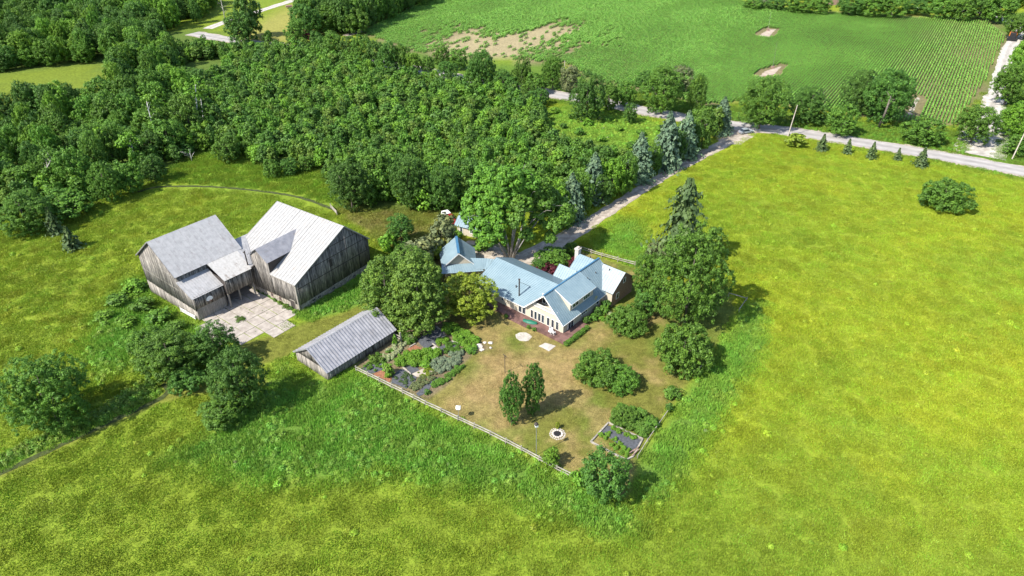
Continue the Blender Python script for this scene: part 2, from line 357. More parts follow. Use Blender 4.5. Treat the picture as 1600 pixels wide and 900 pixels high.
bp = n.new('ShaderNodeBump'); bp.inputs['Strength'].default_value = .7; bp.inputs['Distance'].default_value = .12; L.new(nz.outputs[0], bp.inputs['Height']); L.new(bp.outputs[0], b.inputs['Normal'])
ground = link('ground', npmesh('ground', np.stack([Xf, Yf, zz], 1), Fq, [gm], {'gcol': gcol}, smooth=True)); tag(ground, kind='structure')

# ------------------------------------------------------------------ roads
def catmull(P, step=1.5):
    P = [Vector((p[0], p[1], 0)) for p in P]; P = [P[0]*2-P[1]]+P+[P[-1]*2-P[-2]]; out = []
    for i in range(1, len(P)-2):
        n = max(2, int((P[i+1]-P[i]).length/step))
        for k in range(n):
            t = k/n; p0, p1, p2, p3 = P[i-1:i+3]
            out.append(.5*((2*p1)+(p2-p0)*t+(2*p0-5*p1+4*p2-p3)*t*t+(3*p1-p0-3*p2+p3)*t**3))
    out.append(P[-2]); return out
def ribbon(name, px, width, m, z=.03, wob=.25, step=1.5, world=False):
    c = catmull(px if world else [at(*p)[:2] for p in px], step); v = []; f = []; tt = []; TR = ((1, 1.0), (.8, .95), (.55, 1.1), (.3, 1.0), (.12, .84), (-.12, .84), (-.3, 1.0), (-.55, 1.1), (-.8, .95), (-1, 1.0))
    for i, p in enumerate(c):
        d = (c[min(i+1, len(c)-1)]-c[max(i-1, 0)]).normalized(); r = Vector((d.y, -d.x, 0))
        wv = width[i*(len(width)-1)//max(1, len(c)-1)] if hasattr(width, '__len__') else width
        for s, tn in TR:
            q = p+r*s*(wv/2+(random.uniform(-wob, wob) if abs(s) == 1 else 0)); v.append((q.x, q.y, float(hgt(q.x, q.y))+z)); tt.append(tn*random.uniform(.95, 1.05))
    K = len(TR)
    for i in range(len(c)-1):
        for k in range(K-1): f.append((K*i+k, K*i+k+1, K*i+K+1+k, K*i+K+k))
    me = npmesh(name, v, f, [m], {'tint': np.array(tt)[:, None]*np.ones((1, 3))}); o = link(name, me); tag(o, kind='structure'); return o
road_px = [(300, 52), (385, 66), (475, 75), (560, 92), (650, 108), (718, 122), (800, 135), (865, 147), (935, 158), (1010, 174), (1090, 188), (1160, 197), (1230, 205), (1300, 215), (1450, 240), (1600, 268), (1750, 297)]
ribbon('road_verge', road_px, 8.6, M['gravel'], .03, .6, 3)
ribbon('road', road_px, 6.8, M['asphalt'], .05, .12, 3)
ribbon('driveway', [(1163, 203), (1150, 213), (1115, 233), (1060, 262), (1000, 297), (950, 330), (900, 362), (860, 385), (825, 402), (790, 412)], [8, 4.2, 3.4, 3.4, 3.4, 3.6, 4.4, 5.5, 6.5], M['gravel'], .04, .3)
ribbon('gravel_court', [(800, 408), (770, 396), (745, 388), (725, 380)], [7, 7, 5, 3], M['gravel'], .036, .3)
ribbon('farm_lane', [(1530, 243), (1536, 225), (1545, 190), (1556, 150), (1566, 110), (1577, 75), (1590, 57), (1588, 42), (1565, 28), (1535, 21), (1480, 15), (1430, 12)], [13, 7, 5.2, 5, 5, 5, 5, 5, 5], M['gravel_white'], .045, .35)
ribbon('field_track', [(540, 56), (600, 38), (680, 16), (760, -4), (830, -24)], 3.5, M['gravel'], .035, .5, 4)
ribbon('far_gravel_lane', [(325, 45), (350, 35), (385, 24), (425, 11), (460, 0), (500, -12)], 5.0, M['gravel_white'], .045, .4, 4)
M['edge_shade'] = mat('shaded_mown_edge', (.055, .070, .020), .95, var=.35, scale=1.5)  # shade at the foot of the unmown grass, put into a dark colour
ribbon('mown_edge_shade', [(-30, 754), (0, 740), (50, 717), (100, 693), (150, 670), (190, 651), (228, 634), (252, 622), (263, 611), (255, 600)], [.9, .9, .9, .8, .7], M['edge_shade'], .05, .12, .8)  # shaded face of the tall grass bank, painted as a dark strip by the path
ribbon('mown_edge_shade', [(215, 300), (250, 292), (330, 292), (400, 298), (470, 309), (525, 329)], .9, M['edge_shade'], .05, .15, 1)  # shadow line of the rear unmown edge, painted as a dark strip

# ------------------------------------------------------------------ vegetation meshes (height 1, width 1)
def unit(n):
    v = rng.normal(size=(n, 3)); return v/np.linalg.norm(v, axis=1)[:, None]
def leafquads(P, N, s, asp=1.5, zsq=1.):
    n = len(P); t = np.cross(N, unit(n)); t /= np.linalg.norm(t, axis=1)[:, None]+1e-9; bt = np.cross(N, t)
    s = (np.asarray(s)*rng.uniform(.65, 1.35, n))[:, None]; a = t*s*.5*asp; b_ = bt*s*.5
    V = np.stack([P-a, P+b_, P+a, P-b_], 1)                    # pointed leaf-cluster shape
    V = np.stack([P-a-b_*.25, P-a*.2+b_, P+a+b_*.2, P+a*.1-b_], 1)
    V[:, :, 2] = P[:, None, 2]+(V[:, :, 2]-P[:, None, 2])*zsq
    return V.reshape(-1, 3), np.arange(4*n).reshape(-1, 4)
def crown_cloud(lobes, nclump, rc, nleaf, s, zmin=-.55, sy=1, jn=.45, zsq=1.):
    lobes = np.asarray(lobes, float); w = lobes[:, 3]**2; w = w/w.sum()
    li = rng.choice(len(lobes), nclump*3, p=w); d = unit(nclump*3); ok = d[:, 2] > zmin
    li, d = li[ok], d[ok]; c = lobes[li, :3]+d*(lobes[li, 3]*rng.uniform(.72, 1.02, len(li)))[:, None]
    dist = np.linalg.norm(c[:, None, :]-lobes[None, :, :3], axis=2)/lobes[None, :, 3]
    ok = (dist > .62).all(1); c, d = c[ok][:nclump], d[ok][:nclump]; m = len(c)
    tint = np.clip(rng.normal(.5, .2, m), 0, 1)
    dd = unit(m*nleaf); base = np.repeat(d, nleaf, 0); flip = (dd*base).sum(1) < -.35; dd[flip] *= -1
    P = np.repeat(c, nleaf, 0)+dd*(rc*np.repeat(rng.uniform(.6, 1.7, m), nleaf)*rng.uniform(.3, 1., m*nleaf))[:, None]*np.array((1, 1, .85*zsq))
    N = dd+unit(m*nleaf)*jn+np.array((0, 0, .25)); N /= np.linalg.norm(N, axis=1)[:, None]
    V, Fq = leafquads(P, N, s, zsq=zsq)
    tv = np.repeat(np.repeat(tint, nleaf)+rng.normal(0, .12, m*nleaf), 4)
    return V, Fq, np.clip(tv, 0, 1)
def round_lobes(n, c, seed, shape='round'):
    r = np.random.default_rng(seed); L_ = []; zc = (1+c)/2; hz = (1-c)/2
    for i in range(n):
        z = 1-2*(i+.5)/n; a = i*2.39996+seed; d = np.array((math.sqrt(1-z*z)*math.cos(a), math.sqrt(1-z*z)*math.sin(a), z))+r.normal(size=3)*.14
        d /= np.linalg.norm(d); rr = r.uniform(.13, .20)*(22/n)**.3; k = 1-rr/.5+r.uniform(-.12, .06); wz = 1.
        if shape == 'cone': wz = 1.15-.8*(d[2]*.5+.5)
        if shape == 'column': wz = 1-.3*abs(d[2])
        L_.append((d[0]*k*.5*wz, d[1]*k*.5*wz, zc+d[2]*k*hz, rr))
    L_ += [(0, 0, zc, .25), (0, 0, zc+.15, .2), (0, 0, zc-.15, .2)]; return L_
def fit(V, c=None):
    x0, x1 = np.percentile(V[:, 0], 1), np.percentile(V[:, 0], 99); y0, y1 = np.percentile(V[:, 1], 1), np.percentile(V[:, 1], 99)
    V = V.copy(); V[:, 0] = (V[:, 0]-(x0+x1)/2)/(x1-x0); V[:, 1] = (V[:, 1]-(y0+y1)/2)/(y1-y0)
    z0, z1 = np.percentile(V[:, 2], .5), np.percentile(V[:, 2], 99.5); V[:, 2] = c+(V[:, 2]-z0)/(z1-z0)*(1-c); return V
def trunk_mesh(c, lobes, seed, r=.022):
    q = random.Random(seed); mb = MB(); mb.tube([(0, 0, -.02), (.006, .004, c*.7+.05), (0, .01, .5), (.01, 0, .82)], [r*1.35, r, r*.6, r*.15], 8)
    for l in lobes[::max(1, len(lobes)//7)]:
        a = q.uniform(.2, .5); mb.tube([(0, 0, c*.5+a*.5), (l[0]*.5, l[1]*.5, (c*.5+a*.5+l[2])/2+.02), (l[0], l[1], l[2])], [r*.5, r*.35, r*.12], 5)
    return mb
TK = {}       # kind -> list of (crown mesh, trunk mesh, clearance)
def reg(kind, n, nl, c, ncl, nleaf, zmin=-.6, shape='round', rc=None, mat_='green', bark='bark', jn=.45, sk=1., zsq=.8):
    TK[kind] = []
    for v in range(n):
        lobes = round_lobes(nl, c, hash((len(kind), nl, v)) % 9999, shape=shape)
        tot = ncl*nleaf; s = math.sqrt(8.2/tot)*sk
        V, Fq, t = crown_cloud(lobes, ncl, rc or 1.25/math.sqrt(ncl), nleaf, s, zmin, jn=jn, zsq=zsq)
        V = fit(V, c); cm = npmesh(kind+'_crown', V, Fq, [LM[mat_]], {'tint': t})
        tm = trunk_mesh(c, lobes, v).mesh(kind+'_trunk', M[bark], True) if c is not None else None
        TK[kind].append((cm, tm, c))
reg('big', 4, 24, .08, 880, 44, jn=.6)
reg('maple', 2, 36, .07, 1300, 40, mat_='deep', zsq=.8, jn=.6)
reg('mid', 5, 16, .08, 340, 34, jn=.55)
reg('bush', 4, 18, .0, 620, 40, zmin=-.3, zsq=1.3, jn=.6)
reg('column', 2, 34, .02, 800, 34, zmin=-.8, shape='column', mat_='deep', zsq=.65, sk=1.2, jn=.6)
reg('cedar', 2, 30, .02, 800, 36, zmin=-.7, shape='cone', mat_='cedar')
reg('young', 5, 9, .04, 60, 20, shape='cone', mat_='young', zmin=-.5, zsq=.6)
reg('sparse', 2, 14, .2, 60, 22, mat_='olive')
reg('small_leafy', 3, 8, .0, 50, 16, zmin=-.3)
def spruce(nlev, nbr, nseg, s, droop=.10, prof=1., seed=0, ragged=.12, gap=0):
    r = np.random.default_rng(seed); P = []; N = []; T = []
    for k in range(nlev):
        f = (k+.5)/nlev; z = .05+.93*f; rad = .5*(1-f)**prof*(1+r.normal()*ragged*.6); nb = max(4, int(nbr*(1-f*.6)))
        if gap and r.random() < gap: continue
        for j in range(nb):
            a = 2*PI*(j+r.uniform(-.35, .35))/nb+k*1.3; Lr = max(.02, rad*(1+r.normal()*ragged)); tt = r.uniform(.2, .8)
            for q in np.linspace(.12, 1, nseg):
                x, y = Lr*q*math.cos(a), Lr*q*math.sin(a); zz_ = z-droop*Lr*2*q**1.4*.5+r.normal()*.004
                for u in range(2):
                    off = (1-q*.6)*Lr*.22*(u*2-1)*r.uniform(.3, 1); P.append((x-math.sin(a)*off, y+math.cos(a)*off, zz_))
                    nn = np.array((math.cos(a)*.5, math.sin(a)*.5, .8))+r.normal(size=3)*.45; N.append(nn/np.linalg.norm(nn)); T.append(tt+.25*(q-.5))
    P, N = np.array(P), np.array(N); V, Fq = leafquads(P, N, s*np.ones(len(P)), 1.9)
    return V, Fq, np.clip(np.repeat(T, 4), 0, 1)
def reg_sp(kind, n, m, **k):
    TK[kind] = []
    for v in range(n):
        V, Fq, t = spruce(seed=v*7+3, **k); V[:, :2] *= 1.0
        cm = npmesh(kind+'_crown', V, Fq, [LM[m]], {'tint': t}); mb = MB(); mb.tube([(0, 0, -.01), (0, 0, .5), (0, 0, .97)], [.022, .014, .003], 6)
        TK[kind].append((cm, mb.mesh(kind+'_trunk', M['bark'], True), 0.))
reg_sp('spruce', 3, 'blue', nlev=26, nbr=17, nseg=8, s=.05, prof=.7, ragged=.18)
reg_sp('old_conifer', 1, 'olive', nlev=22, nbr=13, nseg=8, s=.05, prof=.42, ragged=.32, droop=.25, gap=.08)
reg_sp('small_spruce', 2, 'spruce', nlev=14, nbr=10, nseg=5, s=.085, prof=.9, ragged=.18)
import itertools
_cnt = itertools.count()
def place(kind, base, w_, T, label, leaf=None, cat='tree', name=None, group=None, variant=None, single=False, bark=None):
    v = TK[kind][(next(_cnt) if variant is None else variant) % len(TK[kind])]; q = random.Random(next(_cnt)*13+5)
    rz = q.uniform(0, 2*PI)
    def mk(nm, me, par, i, m):
        o = link(nm, me, par)
        if m: o.material_slots[0].link = 'OBJECT'; o.material_slots[0].material = m
        return o
    nm = name or 'tree'
    if single or v[1] is None:
        o = mk(nm, v[0], None, 0, LM[leaf] if leaf else None); o.location = base; o.scale = (w_, w_, T); o.rotation_euler.z = rz
    else:
        o = empty(nm, base, rz); o.scale = (w_, w_, T)
        mk('crown', v[0], o, 0, LM[leaf] if leaf else None); mk('trunk', v[1], o, 0, M[bark] if bark else None)
    return tag(o, label, cat, group)
def tree(kind, cx, cy, wpx, hpx, label, leaf=None, cat='tree', name=None, group=None, variant=None, **k):
    "tree whose crown is seen centred on (cx,cy), wpx wide and hpx high in the photograph"
    clear = TK[kind][0][2] or 0; T = 8.; base = at(cx, cy)
    for _ in range(6):
        zc = T*(1+clear)/2; p = at(cx, cy, zc); s = scale_at(p); w_ = wpx/s
        dd = math.hypot(p.x, p.y); al = math.atan2(CAM_H-zc, dd)
        h2 = (hpx/s)**2-(w_*math.sin(al)*(.5 if kind in ('spruce', 'small_spruce', 'old_conifer', 'column') else .95))**2
        hc = math.sqrt(max(h2, (.42*w_)**2))/math.cos(al); T = .5*T+.5*hc/(1-clear)
    base = Vector((p.x, p.y, float(hgt(p.x, p.y))-.05))
    nm = name or {'spruce': 'spruce_tree', 'small_spruce': 'spruce_tree', 'old_conifer': 'conifer_tree', 'cedar': 'cedar_tree', 'bush': 'shrub', 'small_leafy': 'shrub'}.get(kind, 'tree')
    return place(kind, base, w_, T, label, leaf, cat, nm, group, variant, **k)

# ---- garden and barn side
T_ = tree
T_('maple', 68, 611, 114, 114, 'round dense green tree standing alone in the pasture at far left', 'green')
T_('big', 262, 553, 88, 74, 'broad green tree below the left barn, left of the concrete yard', 'green')
T_('big', 333, 537, 68, 66, 'dark green tree shading the lower edge of the concrete yard', 'deep')
T_('big', 370, 592, 80, 96, 'tall dark tree between concrete yard and the mown path end', 'deep')
T_('mid', 228, 532, 48, 40, 'small thin tree among weeds left of the barn clump', 'green')
T_('mid', 345, 640, 62, 48, 'low bushy tree at foot of the clump below the barns', 'green')
T_('mid', 290, 590, 52, 40, 'low dark bush tree beside the mown path turn', 'deep')
T_('cedar', 602, 452, 74, 104, 'yellow green cedar nearest the long grey shed', 'cedar')
T_('cedar', 652, 458, 86, 118, 'large round cedar between the shed and the house', 'cedar')
T_('cedar', 640, 418, 70, 70, 'dark cedar at the back of the cedar clump', 'green')
T_('sparse', 652, 392, 52, 44, 'half dead brownish tree topping the cedar clump', 'olive')
T_('big', 734, 462, 84, 70, 'yellow green tree in front of the covered porch', 'yellow')
T_('mid', 625, 357, 40, 44, 'small dark round tree on the lawn behind the big barn', 'deep')
T_('small_leafy', 605, 380, 26, 30, 'small yellowish bush behind the big barn gable', 'bright', 'bush')
T_('sparse', 690, 362, 46, 50, 'thin sparse tree left of the small blue roofed cottage', 'olive')
T_('small_leafy', 680, 392, 34, 28, 'low bright shrub left of the porch roof', 'yellow', 'bush')
T_('small_leafy', 712, 366, 20, 14, 'small green bush below the red pickup', 'bright', 'bush')
T_('small_leafy', 752, 382, 30, 16, 'green bush row in front of the small cottage', 'bright', 'bush')
T_('maple', 1082, 430, 108, 146, 'huge round green maple right of the house', 'green', variant=0)
T_('old_conifer', 1068, 350, 74, 144, 'tall ragged old conifer rising behind the huge maple', 'spruce', name='conifer_tree')
T_('big', 1014, 430, 44, 68, 'leafy tree between the brick wing and the huge maple', 'green')
T_('mid', 1010, 472, 36, 38, 'dark understorey tree beside the brick house wall', 'deep')
T_('mid', 1035, 395, 44, 40, 'dull green tree left of the old conifer foot', 'olive')
T_('bush', 984, 498, 60, 46, 'spreading bush on the lawn beside the house corner', 'green', 'bush')
T_('bush', 1070, 541, 84, 78, 'large round shrub on the lawn by the right fence', 'green', 'bush')
T_('bush', 934, 574, 68, 56, 'larger of the two joined shrubs on the lawn', 'green', 'bush')
T_('bush', 972, 591, 50, 42, 'smaller right hand one of two joined lawn shrubs', 'green', 'bush')
T_('column', 799, 622, 35, 76, 'left one of the two upright oval trees on the dry lawn', 'deep', 'upright tree', name='upright_tree')
T_('column', 834, 607, 35, 76, 'right one of the two upright oval trees on the lawn', 'deep', 'upright tree', name='upright_tree')
T_('mid', 861, 712, 26, 30, 'small bright young tree inside the rail fence near the corner', 'bright')
T_('mid', 946, 742, 70, 76, 'dark tree at the fence corner below the raised vegetable bed', 'deep')
T_('small_leafy', 908, 745, 30, 30, 'bright bush against the rail fence beside the corner tree', 'bright', 'bush')
T_('bush', 976, 651, 42, 30, 'leafy vegetable patch bush behind the raised bed', 'green', 'bush')
T_('small_leafy', 1046, 636, 12, 14, 'tiny shrub beside the right fence', 'deep', 'bush')
T_('small_leafy', 1050, 614, 26, 14, 'low shrub by the right fence below the round shrub', 'green', 'bush')
T_('bush', 1482, 303, 72, 48, 'lone round bush out in the right hand pasture', 'green', 'bush')
T_('bush', 862, 402, 52, 34, 'green bush between the driveway and the house', 'green', 'bush')
T_('bush', 846, 414, 30, 22, 'low green bush under the big branching tree', 'deep', 'bush')
T_('bush', 893, 388, 24, 20, 'small bush beside the masonry chimney', 'green', 'bush')
for i, (x, y, w_, h_, c) in enumerate([(842, 420, 26, 14, 'left'), (868, 419, 34, 18, 'large middle'), (893, 411, 28, 16, 'right')]):
    T_('small_leafy', x, y, w_, h_, f'{c} dark red shrub in the bed behind the house', 'purple', 'bush')
T_('small_leafy', 880, 421, 14, 10, 'small yellow shrub among dark red ones behind the house', 'yellow', 'bush')
# ---- left wood edge
for a in [(34, 330, 78, 62, 'big', 'bushy tree at left wood edge beside the small spruces', 'green'), (100, 318, 74, 44, 'mid', 'low leafy thicket tree at the left wood edge', 'green'),
          (162, 283, 44, 58, 'big', 'upright tree standing forward of the left wood edge', 'green'), (200, 278, 40, 42, 'mid', 'second tree right of the forward wood edge tree', 'green'),
          (238, 262, 34, 38, 'mid', 'third small tree along the wood edge before the meadow', 'deep'), (352, 231, 36, 40, 'mid', 'round tree at the wood edge beside the dead snag', 'green'),
          (425, 261, 26, 28, 'mid', 'left small round tree on the back meadow edge', 'green'), (452, 259, 26, 24, 'mid', 'middle small round tree on the back meadow edge', 'deep'), (478, 254, 22, 22, 'mid', 'right small round tree on the back meadow edge', 'green'),
          (545, 287, 56, 70, 'big', 'dense round tree at the left front corner of the plantation', 'deep'), (592, 262, 50, 60, 'mid', 'tall tree behind the plantation corner tree', 'green'), (640, 282, 58, 74, 'big', 'dense tree second along the plantation front', 'deep'), (690, 290, 54, 66, 'big', 'dense dark tree above the red pickup', 'deep'), (728, 280, 50, 60, 'mid', 'dark tree behind the pickup and cottage', 'deep')]:
    T_(a[4], a[0], a[1], a[2], a[3], a[5], a[6])
T_('small_spruce', 80, 344, 26, 44, 'small dark spruce left one of a pair in the left pasture', 'spruce', 'spruce')
T_('small_spruce', 107, 370, 32, 36, 'small dark spruce right one of a pair in the left pasture', 'spruce', 'spruce')
# ---- drive row
for i, (x, y, w_, h_, k, lf, lb) in enumerate([
    (893, 306, 48, 72, 'spruce', 'blue', 'silvery spruce nearest the house in the driveway row'), (928, 276, 52, 76, 'spruce', 'blue', 'second silvery spruce up the driveway row'),
    (1000, 245, 52, 76, 'spruce', 'blue', 'third silvery spruce halfway along the driveway row'), (1043, 219, 54, 88, 'spruce', 'blue', 'tallest silvery spruce in the driveway row'),
    (1073, 209, 46, 72, 'spruce', 'blue', 'fifth silvery spruce towards the road in the driveway row'), (1129, 180, 38, 58, 'spruce', 'blue', 'last silvery spruce beside the road junction'),
    (866, 312, 44, 60, 'mid', 'bright', 'bright leafy tree at the house end of the driveway row'), (910, 300, 34, 56, 'mid', 'green', 'leafy tree between the first two silvery spruces'),
    (957, 276, 40, 56, 'mid', 'bright', 'light green tree in the middle of the driveway row'), (978, 268, 34, 60, 'mid', 'green', 'dull green tree left of the third silvery spruce'),
    (1022, 246, 24, 44, 'mid', 'green', 'narrow green tree left of the tallest spruce'), (1100, 198, 40, 60, 'mid', 'green', 'green leafy tree near the road end of the driveway row'),
    (1118, 190, 22, 46, 'young', 'cedar', 'yellowish narrow tree beside the last silvery spruce'), (880, 335, 40, 40, 'mid', 'green', 'low tree at the driveway edge near the house'), (940, 250, 34, 42, 'mid', 'deep', 'dark tree behind the driveway row'),
    (942, 293, 32, 44, 'mid', 'deep', 'dark tree right of the second silvery spruce'), (975, 278, 26, 36, 'mid', 'green', 'small tree tucked below the third silvery spruce'), (1060, 228, 26, 44, 'mid', 'deep', 'dark tree between the tallest and fifth spruces'), (1086, 212, 26, 44, 'mid', 'deep', 'dark tree right of the fifth silvery spruce')]):
    T_(k, x, y, w_, h_, lb, lf, 'spruce' if k == 'spruce' else 'tree')
# ---- road side
for i, (x, y, w_, h_, k, lf, lb) in enumerate([
    (1194, 160, 70, 72, 'big', 'green', 'round maple at the junction over the parked car'), (1268, 163, 56, 52, 'big', 'deep', 'dark tree behind the roadside pole'),
    (1318, 186, 44, 44, 'mid', 'green', 'bushy tree left of the tree with a pale forked trunk'), (1352, 142, 62, 60, 'big', 'deep', 'left crown of the dark roadside trees by the corn'),
    (1392, 150, 66, 76, 'big', 'deep', 'dark spreading tree with a pale forked trunk by the corn'), (1442, 203, 54, 38, 'mid', 'green', 'low round tree on the corn field corner'),
    (1528, 193, 58, 54, 'big', 'green', 'round tree beside the farm lane entrance'), (1243, 218, 30, 22, 'small_leafy', 'yellow', 'yellow bush at the foot of the roadside pole'),
    (1037, 140, 60, 66, 'big', 'green', 'spreading tree beyond the road behind the spruces'), (1090, 144, 28, 54, 'mid', 'green', 'narrow tree on the corn field edge beyond the spruces'),
    (1062, 122, 36, 36, 'mid', 'olive', 'dull tree on the near corn field edge'), (1004, 126, 24, 30, 'mid', 'deep', 'small dark tree on the near corn field edge'),
    (978, 145, 30, 36, 'mid', 'green', 'thin green tree over the road bend'), (918, 148, 52, 70, 'big', 'deep', 'large dark tree right of the leaning roadside pole'),
    (952, 150, 30, 40, 'mid', 'green', 'green tree right of the large dark roadside tree'), (985, 176, 20, 28, 'mid', 'deep', 'small dark tree on the near verge of the road'),
    (864, 112, 34, 46, 'big', 'green', 'tree left of the far roadside pole'), (815, 112, 30, 46, 'big', 'green', 'tree in the road hedge below the bare soil patch'),
    (752, 108, 40, 56, 'big', 'deep', 'dark conical tree in the road hedge'), (690, 88, 26, 30, 'mid', 'green', 'left small tree in hedge under the corn'), (716, 92, 26, 28, 'mid', 'green', 'right small tree in hedge under the corn'),
    (838, 128, 34, 30, 'mid', 'green', 'low tree along the road near the meadow'), (785, 126, 34, 32, 'mid', 'deep', 'low dark tree along the hidden road'), (890, 122, 30, 36, 'mid', 'olive', 'brownish topped tree by the far roadside pole'),
    (1582, 130, 50, 60, 'big', 'green', 'tree on the far side of the farm lane'), (1588, 185, 50, 50, 'big', 'bright', 'bright tree right of the lane entrance'), (1592, 225, 34, 30, 'mid', 'green', 'low tree behind the pole at the right edge'),
    (1596, 90, 30, 50, 'mid', 'bright', 'leafy tree beside the orange machine on the lane'), (1594, 40, 36, 34, 'big', 'green', 'tree at the bend of the farm lane')]):
    T_(k, x, y, w_, h_, lb, lf, 'bush' if k == 'small_leafy' else 'tree')
for i, (x, y, w_, h_, lb) in enumerate([(1286, 222, 19, 26, 'first small spruce from the roadside pole along the road'), (1326, 228, 16, 23, 'second small spruce along the pasture side of the road'), (1364, 234, 18, 26, 'third small spruce in the row beside the road'), (1404, 240, 13, 19, 'smallest spruce in the row beside the road'), (1442, 245, 24, 30, 'largest and last spruce in the row beside the road')]):
    T_('small_spruce', x, y, w_, h_, lb, 'spruce', 'spruce', group='small spruces planted along the road')
# top edge row beyond the corn
for i, (x, w_, h_) in enumerate([(1215, 34, 16), (1252, 36, 22), (1282, 34, 24), (1330, 40, 26), (1362, 44, 28), (1398, 40, 30), (1432, 36, 20), (1470, 40, 30), (1505, 40, 34), (1535, 36, 30), (1565, 44, 40), (1180, 30, 12)]):
    T_('mid', x, 6+(x-1180)*.016, w_, h_, f'{["second", "third", "fourth", "fifth", "sixth", "seventh", "eighth", "ninth", "tenth", "eleventh", "last", "first"][i]} leafy tree from the left in the row beyond the corn field', ['deep', 'green', 'green'][i % 3], group='trees in a row beyond the corn field')
T_('mid', 385, 22, 40, 60, 'tall dark tree on the far lawn beside the gravel lane', 'deep'); T_('mid', 375, 42, 44, 44, 'dark leafy tree below the tall one on the far lawn', 'deep')
T_('mid', 462, 50, 34, 34, 'green tree at right end of the far lawn', 'green'); T_('sparse', 474, 56, 20, 18, 'reddish brown tree at the right end of the far lawn', 'purple')
T_('small_leafy', 418, 58, 14, 20, 'tiny green bush on the far lawn', 'green', 'bush')

ORD = ['first', 'second', 'third', 'fourth', 'fifth', 'sixth', 'seventh', 'eighth', 'ninth', 'tenth', 'eleventh', 'twelfth', 'thirteenth', 'fourteenth', 'fifteenth', 'sixteenth']
for i, (x, y, w_, h_, lf) in enumerate([(498, 66, 26, 34, 'deep'), (520, 70, 30, 40, 'green'), (545, 76, 26, 36, 'deep'), (566, 78, 30, 44, 'green'), (588, 84, 26, 40, 'deep'), (606, 88, 30, 46, 'deep'), (628, 90, 26, 40, 'green'), (645, 98, 22, 30, 'bright'), (668, 100, 22, 24, 'green'), (700, 108, 26, 24, 'deep'), (736, 118, 24, 26, 'green'), (768, 124, 26, 28, 'bright'), (800, 134, 24, 26, 'deep'), (826, 142, 26, 28, 'green'), (846, 150, 22, 24, 'deep')]):
    T_('mid', x, y, w_, h_, f'{ORD[i]} leafy tree from the left in the hedge hiding the road', lf, group='hedge trees hiding the road')
for i, (x, y, w_, h_, lf) in enumerate([(868, 172, 22, 16, 'bright'), (893, 181, 18, 14, 'green'), (918, 190, 26, 18, 'bright'), (948, 186, 16, 12, 'green'), (905, 205, 24, 18, 'green'), (968, 200, 20, 14, 'bright'), (1002, 207, 22, 16, 'green'), (1030, 200, 18, 14, 'bright'), (940, 216, 24, 18, 'bright'), (880, 196, 16, 14, 'deep'), (985, 226, 22, 18, 'green')]):
    T_('small_leafy', x, y, w_*.62, h_*.62, f'{ORD[i]} listed small bush scattered in the overgrown meadow behind the plantation'.replace(' listed', ''), lf, 'bush', group='bushes in the overgrown meadow')
for i, (x, y, w_, h_, lf) in enumerate([(205, 440, 34, 22, 'bright'), (180, 462, 30, 20, 'green'), (222, 470, 34, 22, 'green'), (160, 488, 28, 18, 'bright'), (246, 492, 34, 24, 'green'), (196, 500, 30, 20, 'bright'), (272, 508, 30, 20, 'green')]):
    T_('small_leafy', x, y, w_, h_, f'{ORD[i]} leafy weed bush down the slope left of the small barn', lf, 'bush', group='weed bushes left of the small barn')

# ---- plantation and woods: scattered in world space
def scatter(zone, spacing, jitter=.35, rows=None, excl=()):
    P = Z[zone]; x0, y0 = P.min(0); x1, y1 = P.max(0); a = R(rows or 0)
    cx, cy = (x0+x1)/2, (y0+y1)/2; r = max(x1-x0, y1-y0)*.75
    g = np.arange(-r, r, spacing); gx_, gy_ = np.meshgrid(g, g); gx_ = gx_.ravel()+rng.uniform(-jitter, jitter, gx_.size)*spacing; gy_ = gy_.ravel()+rng.uniform(-jitter, jitter, gy_.size)*spacing
    x = cx+gx_*math.cos(a)-gy_*math.sin(a); y = cy+gx_*math.sin(a)+gy_*math.cos(a)
    ok = sdist(x, y, P) > 0
    for e, m_ in excl: ok &= sdist(x, y, Z[e]) < -m_
    return x[ok], y[ok]
Z['mature'] = world_poly([(-60, 330), (60, 300), (130, 310), (170, 285), (250, 262), (305, 225), (330, 180), (300, 120), (230, 60), (330, 30), (340, -10), (-120, -10)])
Z['gap1'] = Z['clearing']
Z['gap2'] = world_poly([(280, 118), (296, 98), (340, 92), (352, 112), (330, 138), (300, 138)])
Z['gap3'] = Z['meadow']
x, y = scatter('wood', 2.85, .32, 38, [('mature', -2), ('gap1', 2), ('gap2', 0), ('meadow', -1)])
dr = world_poly([(1163, 203), (1060, 262), (950, 330), (860, 385)]); ok = (ldist(x, y, dr) > 9) & (ldist(x, y, world_poly(road_px)) > 6)
gp = fnoise(x+70, y-30, 14); ok &= (gp < .66) | (rng.random(len(x)) < .25); x, y = x[ok], y[ok]; fall = y < 290; x, y = x[fall], y[fall]
order = np.argsort(y); pts = [(x[i], y[i]) for i in order]
SRC = {}
def stuff_trees(name, pts, kind, hr, wr, leafs, label=None):
    "one geometry-nodes object that puts tree meshes on points (a mass nobody could count)"
    srcs = []
    for i, lf in enumerate(leafs):
        cm, tm, c = TK[kind][i % len(TK[kind])]; key = (kind, i % len(TK[kind]), lf)
        if key not in SRC: me = cm.copy(); me.name = 'foliage'; me.materials.clear(); me.materials.append(LM[lf]); SRC[key] = me
        srcs.append(SRC[key])
    return gn_scatter(name, [(p[0], p[1], float(hgt(p[0], p[1]))-.05) for p in pts], srcs, [((q := random.uniform(*wr)), q*random.uniform(.85, 1.1), random.uniform(*hr)) for _ in pts], label)
